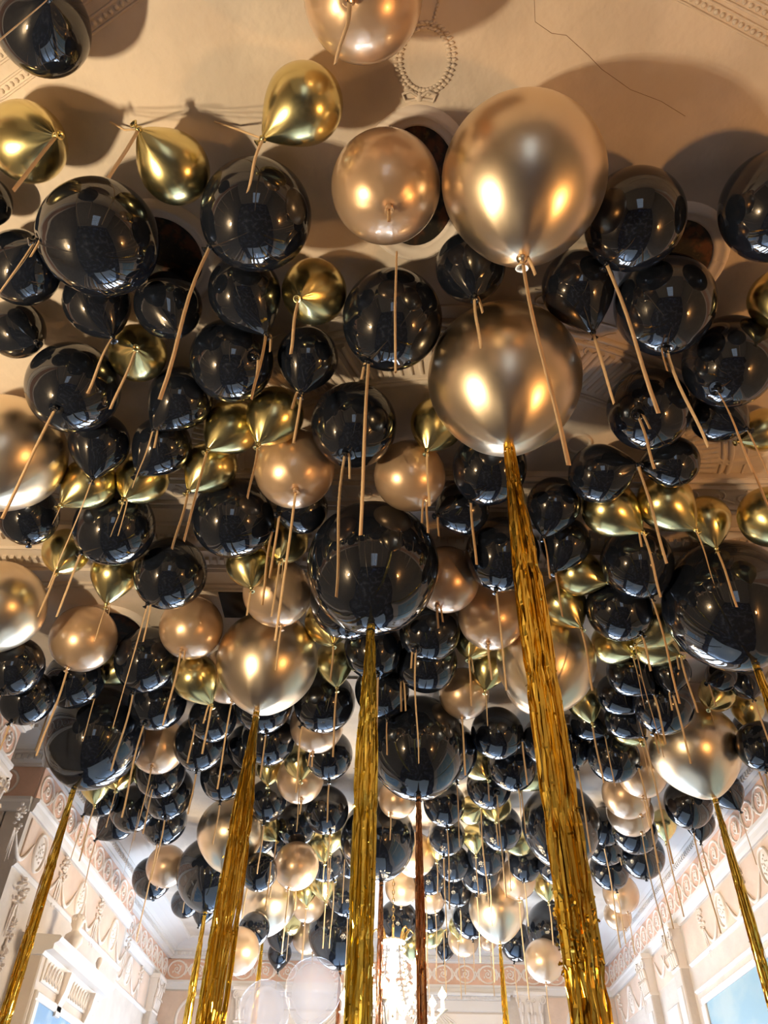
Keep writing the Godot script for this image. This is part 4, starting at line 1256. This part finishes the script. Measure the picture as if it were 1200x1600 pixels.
	b("C", "round pearly champagne balloon nearest left of the gold balloon before far wall", 0.446, 4.396, -9.180, 0.175, -0.296, 0.953, -0.067, 0.65, 0.00)
	b("C", "round pearly champagne balloon nearest above and right of the black balloon over clear balloons", 0.127, 4.387, -8.866, 0.184, 0.041, 0.988, 0.146, 0.00, 0.00)
	b("C", "round pearly champagne balloon nearest below and right of the black balloon behind central tassel", 0.238, 4.366, -7.829, 0.205, -0.160, 0.946, -0.282, 0.00, 0.00)
	b("M", "round glossy black balloon nearest right of the black balloon over clear balloons", 0.092, 4.197, -9.377, 0.215, -0.274, 0.938, 0.212, 0.75, 0.00)
	b("M", "round glossy black balloon second nearest left of the gold balloon before far wall", 0.474, 4.394, -9.868, 0.178, 0.163, 0.962, 0.218, 0.78, 0.00)
	b("g", "small chrome gold balloon nearest left of the gold balloon before far wall", 0.506, 4.379, -10.651, 0.150, -0.781, -0.107, -0.616, 0.67, 0.00)
	b("g", "small chrome gold balloon nearest right of the black balloon over clear balloons", 0.250, 4.054, -9.772, 0.150, -0.098, 0.969, 0.228, 0.56, 0.00)
	b("K", "small pear-shaped black balloon nearest below and left of the gold balloon before far wall", 0.736, 4.431, -11.305, 0.142, 0.113, 0.991, 0.077, 0.16, 0.00)
	b("g", "small chrome gold balloon nearest below and left of the gold balloon before far wall", 0.844, 4.454, -10.505, 0.112, 0.015, 0.962, -0.273, 0.63, 0.00)
	b("C", "round pearly champagne balloon nearest below and left of the gold balloon before far wall", 0.931, 4.375, -10.779, 0.196, -0.007, 0.977, 0.214, 0.38, 0.00)
	b("M", "round glossy black balloon nearest left of the gold balloon before far wall", 0.945, 4.359, -9.843, 0.211, -0.081, 0.984, 0.158, 0.31, 0.00)
	b("G", "big bright gold balloon with thin gold tassel crossing the far wall frieze", 1.126, 4.153, -8.783, 0.292, -0.008, 0.997, -0.083, 0.00, 0.00)
	b("M", "round glossy black balloon nearest above and left of the gold balloon before far wall", 0.916, 4.360, -8.231, 0.211, 0.195, 0.962, 0.189, 0.60, 0.00)
	b("M", "round glossy black balloon nearest above the gold balloon before far wall", 0.947, 4.383, -7.848, 0.187, -0.070, 0.983, 0.170, 0.43, 0.00)
	b("M", "round glossy black balloon nearest left of the black balloon beside widest tassel", 1.008, 4.374, -7.124, 0.197, -0.008, 0.963, 0.269, 0.36, 0.00)
	b("g", "small chrome gold balloon nearest left of the black balloon beside widest tassel", 0.937, 4.435, -6.787, 0.137, 0.115, 0.888, -0.445, 0.20, 0.00)
	b("M", "round glossy black balloon second nearest below and right of the black balloon with copper tassel", 0.821, 4.384, -6.276, 0.187, -0.207, 0.618, -0.758, 0.79, 0.00)
	b("K", "small pear-shaped black balloon nearest above the gold balloon before far wall", 1.099, 4.459, -9.028, 0.114, 0.152, 0.915, -0.375, 0.79, 0.00)
	b("M", "round glossy black balloon nearest below and left of the gold balloon behind widest tassel", 0.785, 4.370, -5.319, 0.192, -0.846, 0.434, -0.310, 0.33, 0.00)
	b("M", "round glossy black balloon nearest above and left of the black balloon beside widest tassel", 0.960, 4.365, -5.836, 0.197, -0.104, 0.958, -0.266, 0.25, 0.00)
	b("M", "round glossy black balloon nearest below the gold balloon behind widest tassel", 1.162, 4.330, -5.350, 0.185, 0.007, 0.999, -0.040, 0.73, 0.00)
	b("g", "small chrome gold balloon nearest above and left of the black balloon beside widest tassel", 1.210, 4.444, -6.173, 0.129, 0.720, 0.649, 0.247, 0.34, 0.00)
	b("g", "small chrome gold balloon nearest right of the black balloon with copper tassel", 0.699, 4.445, -5.991, 0.127, -0.392, 0.862, -0.320, 0.17, 0.00)
	b("M", "round glossy black balloon nearest right of the black balloon with copper tassel", 0.431, 4.326, -5.519, 0.224, -0.246, 0.945, 0.216, 0.47, 0.00)
	b("B", "big glossy black balloon half hidden by lower half of the widest tassel", 1.472, 4.232, -6.682, 0.337, 0.198, 0.979, -0.046, 0.00, 0.00)
	b("g", "small chrome gold balloon nearest below and left of the black balloon beside widest tassel", 1.257, 4.442, -7.657, 0.131, 0.728, 0.564, -0.389, 0.36, 0.00)
	b("M", "round glossy black balloon nearest above and right of the gold balloon before far wall", 1.350, 4.367, -8.049, 0.164, 0.173, 0.966, -0.193, 0.40, 0.00)
	b("C", "round pearly champagne balloon nearest above and right of the gold balloon before far wall", 1.312, 4.337, -8.393, 0.194, 0.006, 0.999, -0.036, 0.87, 0.00)
	b("M", "round glossy black balloon nearest below the black balloon beside widest tassel", 1.623, 4.302, -7.883, 0.172, -0.206, 0.979, -0.003, 0.60, 0.00)
	b("g", "small chrome gold balloon nearest above the blue-lit big black balloon", 1.665, 4.400, -8.711, 0.142, 0.003, 0.989, -0.150, 0.39, 0.00)
	b("C", "round pearly champagne balloon nearest above the blue-lit big black balloon", 1.871, 4.415, -8.913, 0.157, 0.310, 0.944, 0.114, 0.18, 0.00)
	b("B", "big black balloon with bright blue window streak along its bottom, thin tassel below", 1.901, 4.251, -9.819, 0.317, -0.334, 0.939, -0.086, 0.00, 0.00)
	b("M", "round glossy black balloon nearest below and right of the gold balloon before far wall", 1.589, 4.330, -10.650, 0.215, 0.234, 0.965, 0.122, 0.47, 0.00)
	b("C", "round pearly champagne balloon nearest below the blue-lit big black balloon", 1.700, 3.866, -9.541, 0.214, 0.027, 1.000, -0.008, 0.57, 0.00)
	b("C", "round pearly champagne balloon nearest below the gold balloon before far wall", 1.278, 4.456, -11.134, 0.117, -0.244, 0.959, -0.146, 0.50, 0.00)
	b("K", "small pear-shaped black balloon nearest below and left of the big black balloon at right edge", 1.775, 4.247, -4.248, 0.117, 0.234, 0.972, -0.030, 0.45, 0.12)
	b("K", "small pear-shaped black balloon nearest above and left of the rightmost tasselled gold balloon", 1.556, 4.361, -4.725, 0.141, -0.503, 0.836, -0.219, 0.26, 0.00)
	b("K", "small pear-shaped black balloon nearest left of the rightmost tasselled gold balloon", 1.641, 4.297, -4.965, 0.131, -0.598, 0.788, -0.147, 0.84, 0.00)
	b("g", "small chrome gold balloon nearest left of the rightmost tasselled gold balloon", 1.736, 4.340, -5.186, 0.121, -0.225, 0.842, -0.490, 0.23, 0.00)
	b("g", "small chrome gold balloon nearest below and right of the gold balloon behind widest tassel", 1.382, 4.447, -4.968, 0.125, -0.190, 0.980, 0.052, 0.42, 0.00)
	b("K", "small pear-shaped black balloon nearest below and right of the gold balloon behind widest tassel", 1.470, 4.434, -5.252, 0.139, -0.418, 0.799, -0.433, 0.37, 0.00)
	b("M", "round glossy black balloon nearest left of the rightmost tasselled gold balloon", 1.666, 4.268, -5.468, 0.189, -0.721, 0.566, -0.399, 0.67, 0.00)
	b("C", "round pearly champagne balloon nearest below and left of the rightmost tasselled gold balloon", 1.960, 4.296, -5.770, 0.195, 0.145, 0.987, 0.071, 0.22, 0.00)
	b("C", "round pearly champagne balloon nearest above and right of the black balloon beside widest tassel", 1.915, 4.277, -6.142, 0.193, -0.414, 0.909, -0.048, 0.18, 0.00)
	b("C", "round pearly champagne balloon nearest right of the black balloon beside widest tassel", 2.029, 4.277, -6.501, 0.195, -0.260, 0.950, -0.174, 0.85, 0.00)
	b("M", "round glossy black balloon nearest below and left of the rightmost tasselled gold balloon", 2.142, 4.262, -6.863, 0.197, -0.687, 0.715, -0.130, 0.64, 0.00)
	b("M", "round glossy black balloon second nearest right of the gold balloon before far wall", 2.438, 4.356, -7.707, 0.215, 0.065, 0.992, -0.111, 0.00, 0.00)
	b("g", "small chrome gold balloon nearest below the rightmost tasselled gold balloon", 2.535, 4.456, -7.184, 0.117, 0.040, 0.977, 0.207, 0.62, 0.00)
	b("M", "round glossy black balloon nearest below the rightmost tasselled gold balloon", 2.531, 4.346, -6.476, 0.199, -0.019, 0.971, 0.240, 0.78, 0.00)
	b("K", "small pear-shaped black balloon nearest below the rightmost tasselled gold balloon", 2.695, 4.297, -6.745, 0.130, 0.169, 0.983, 0.067, 0.38, 0.00)
	b("M", "round glossy black balloon nearest right of the rightmost tasselled gold balloon", 2.538, 4.105, -4.942, 0.168, 0.160, 0.984, -0.081, 0.37, 0.00)
	b("K", "small pear-shaped black balloon nearest below and right of the rightmost tasselled gold balloon", 2.694, 4.265, -6.038, 0.134, -0.238, 0.950, -0.203, 0.40, 0.00)
	b("K", "small pear-shaped black balloon nearest right of the rightmost tasselled gold balloon", 2.697, 4.455, -5.347, 0.118, 0.234, 0.969, -0.074, 0.49, 0.00)
	b("g", "small chrome gold balloon second nearest above and right of the rightmost tasselled gold balloon", 2.584, 4.455, -5.042, 0.118, 0.128, 0.974, 0.185, 0.42, 0.00)
	b("g", "small chrome gold balloon nearest above and right of the rightmost tasselled gold balloon", 2.300, 4.448, -4.849, 0.125, 0.576, 0.786, -0.227, 0.18, 0.00)
	b("K", "small pear-shaped black balloon nearest below the big black balloon at right edge", 2.229, 4.413, -4.555, 0.107, 0.821, 0.525, -0.225, 0.16, 0.00)
	b("K", "small pear-shaped black balloon nearest above and right of the rightmost tasselled gold balloon", 2.431, 4.437, -4.647, 0.124, 0.070, 0.969, -0.236, 0.81, 0.00)
	b("M", "round glossy black balloon nearest below and right of the black balloon beside widest tassel", 2.053, 4.386, -7.556, 0.185, -0.494, 0.709, -0.503, 0.07, 0.00)
	b("M", "round glossy black balloon nearest above and right of the blue-lit big black balloon", 2.222, 4.376, -8.166, 0.195, -0.188, 0.978, 0.091, 0.47, 0.00)
	b("C", "round pearly champagne balloon nearest above and right of the blue-lit big black balloon", 2.507, 4.377, -8.929, 0.194, -0.139, 0.983, -0.121, 0.39, 0.00)
	b("C", "round pearly champagne balloon nearest right of the blue-lit big black balloon", 2.658, 4.398, -9.765, 0.159, -0.265, 0.927, -0.267, 0.00, 0.00)
	b("M", "round glossy black balloon nearest right of the black balloon beside widest tassel", 1.970, 4.404, -7.135, 0.167, 0.191, 0.966, 0.175, 0.82, 0.00)
	b("M", "round glossy black balloon nearest above the black balloon beside widest tassel", 1.382, 4.409, -5.594, 0.163, -0.201, 0.978, 0.049, 0.62, 0.00)
	b("W", "taller clear white balloon of the pair beside the chandelier", -0.452, 2.684, -5.300, 0.169, 0.251, 0.956, 0.149, 0.00, 0.00)
	b("W", "shorter clear white balloon of the pair, left of the taller one", -0.745, 2.591, -5.383, 0.154, 0.264, 0.940, -0.216, 0.00, 0.00)

	trail("chrome_balloon", [Vector3(-0.464, 4.343, -1.038), Vector3(-0.605, 4.570, -1.086), Vector3(-0.677, 4.590, -1.071)])
	trail("chrome_balloon_001", [Vector3(-0.900, 4.390, -1.026), Vector3(-1.010, 4.570, -1.094), Vector3(-1.065, 4.590, -1.072)])
	trail("champagne_balloon_001", [Vector3(0.001, 4.223, -1.388), Vector3(-0.003, 3.842, -1.388), Vector3(0.001, 3.491, -1.388)])

	# foil tassels: foil, label, knot, radius at the tie and below, strips
	tassel("foil", "widest and longest gold foil tassel, crimped near the bottom of the picture", 0.450, 3.883, -2.027, 0.018, 0.047, 100, 1.75)
	tassel("olive", "gold foil tassel hanging from the big black balloon mid ceiling", -0.104, 3.740, -3.048, 0.016, 0.048, 90)
	tassel("foil", "dark gold foil tassel hanging from the big gold balloon left of centre", -0.810, 3.886, -4.163, 0.014, 0.062, 80)
	tassel("copper", "thin copper brown foil tassel just right of the chandelier", 0.183, 3.751, -5.022, 0.014, 0.030, 40)
	tassel("foil", "gold foil tassel slanting down in front of the left wall mouldings", -2.206, 3.844, -5.203, 0.015, 0.036, 44)
	tassel("foil", "gold foil tassel slanting down in front of the right wall frieze", 2.255, 3.875, -5.277, 0.015, 0.036, 44)
	tassel("foil", "short visible dark gold tassel cut by the right edge", 1.872, 3.785, -3.424, 0.015, 0.040, 44)
	tassel("olive", "thin olive gold tassel just left of the dark gold tassel", -1.425, 3.844, -6.851, 0.014, 0.036, 40)
	tassel("foil", "orange gold tassel, leftmost of the three tassels bunched together", -1.738, 3.821, -7.835, 0.014, 0.036, 40)
	tassel("foil", "thin gold tassel ending behind the shorter clear balloon", -1.349, 3.921, -9.053, 0.012, 0.028, 30)
	tassel("foil", "thin gold tassel in front of the far wall oval frieze", 1.128, 3.822, -8.756, 0.013, 0.030, 36)
	tassel("foil", "thin gold tassel between the far wall and the widest tassel", 2.018, 3.924, -9.789, 0.013, 0.030, 36)
	tassel("copper", "narrow copper tassel squeezed beside the central gold tassel", -0.078, 3.861, -7.054, 0.016, 0.030, 16)
	tassel("copper", "narrow copper tassel partly hidden by the taller clear balloon", -0.552, 3.795, -9.811, 0.014, 0.030, 16)
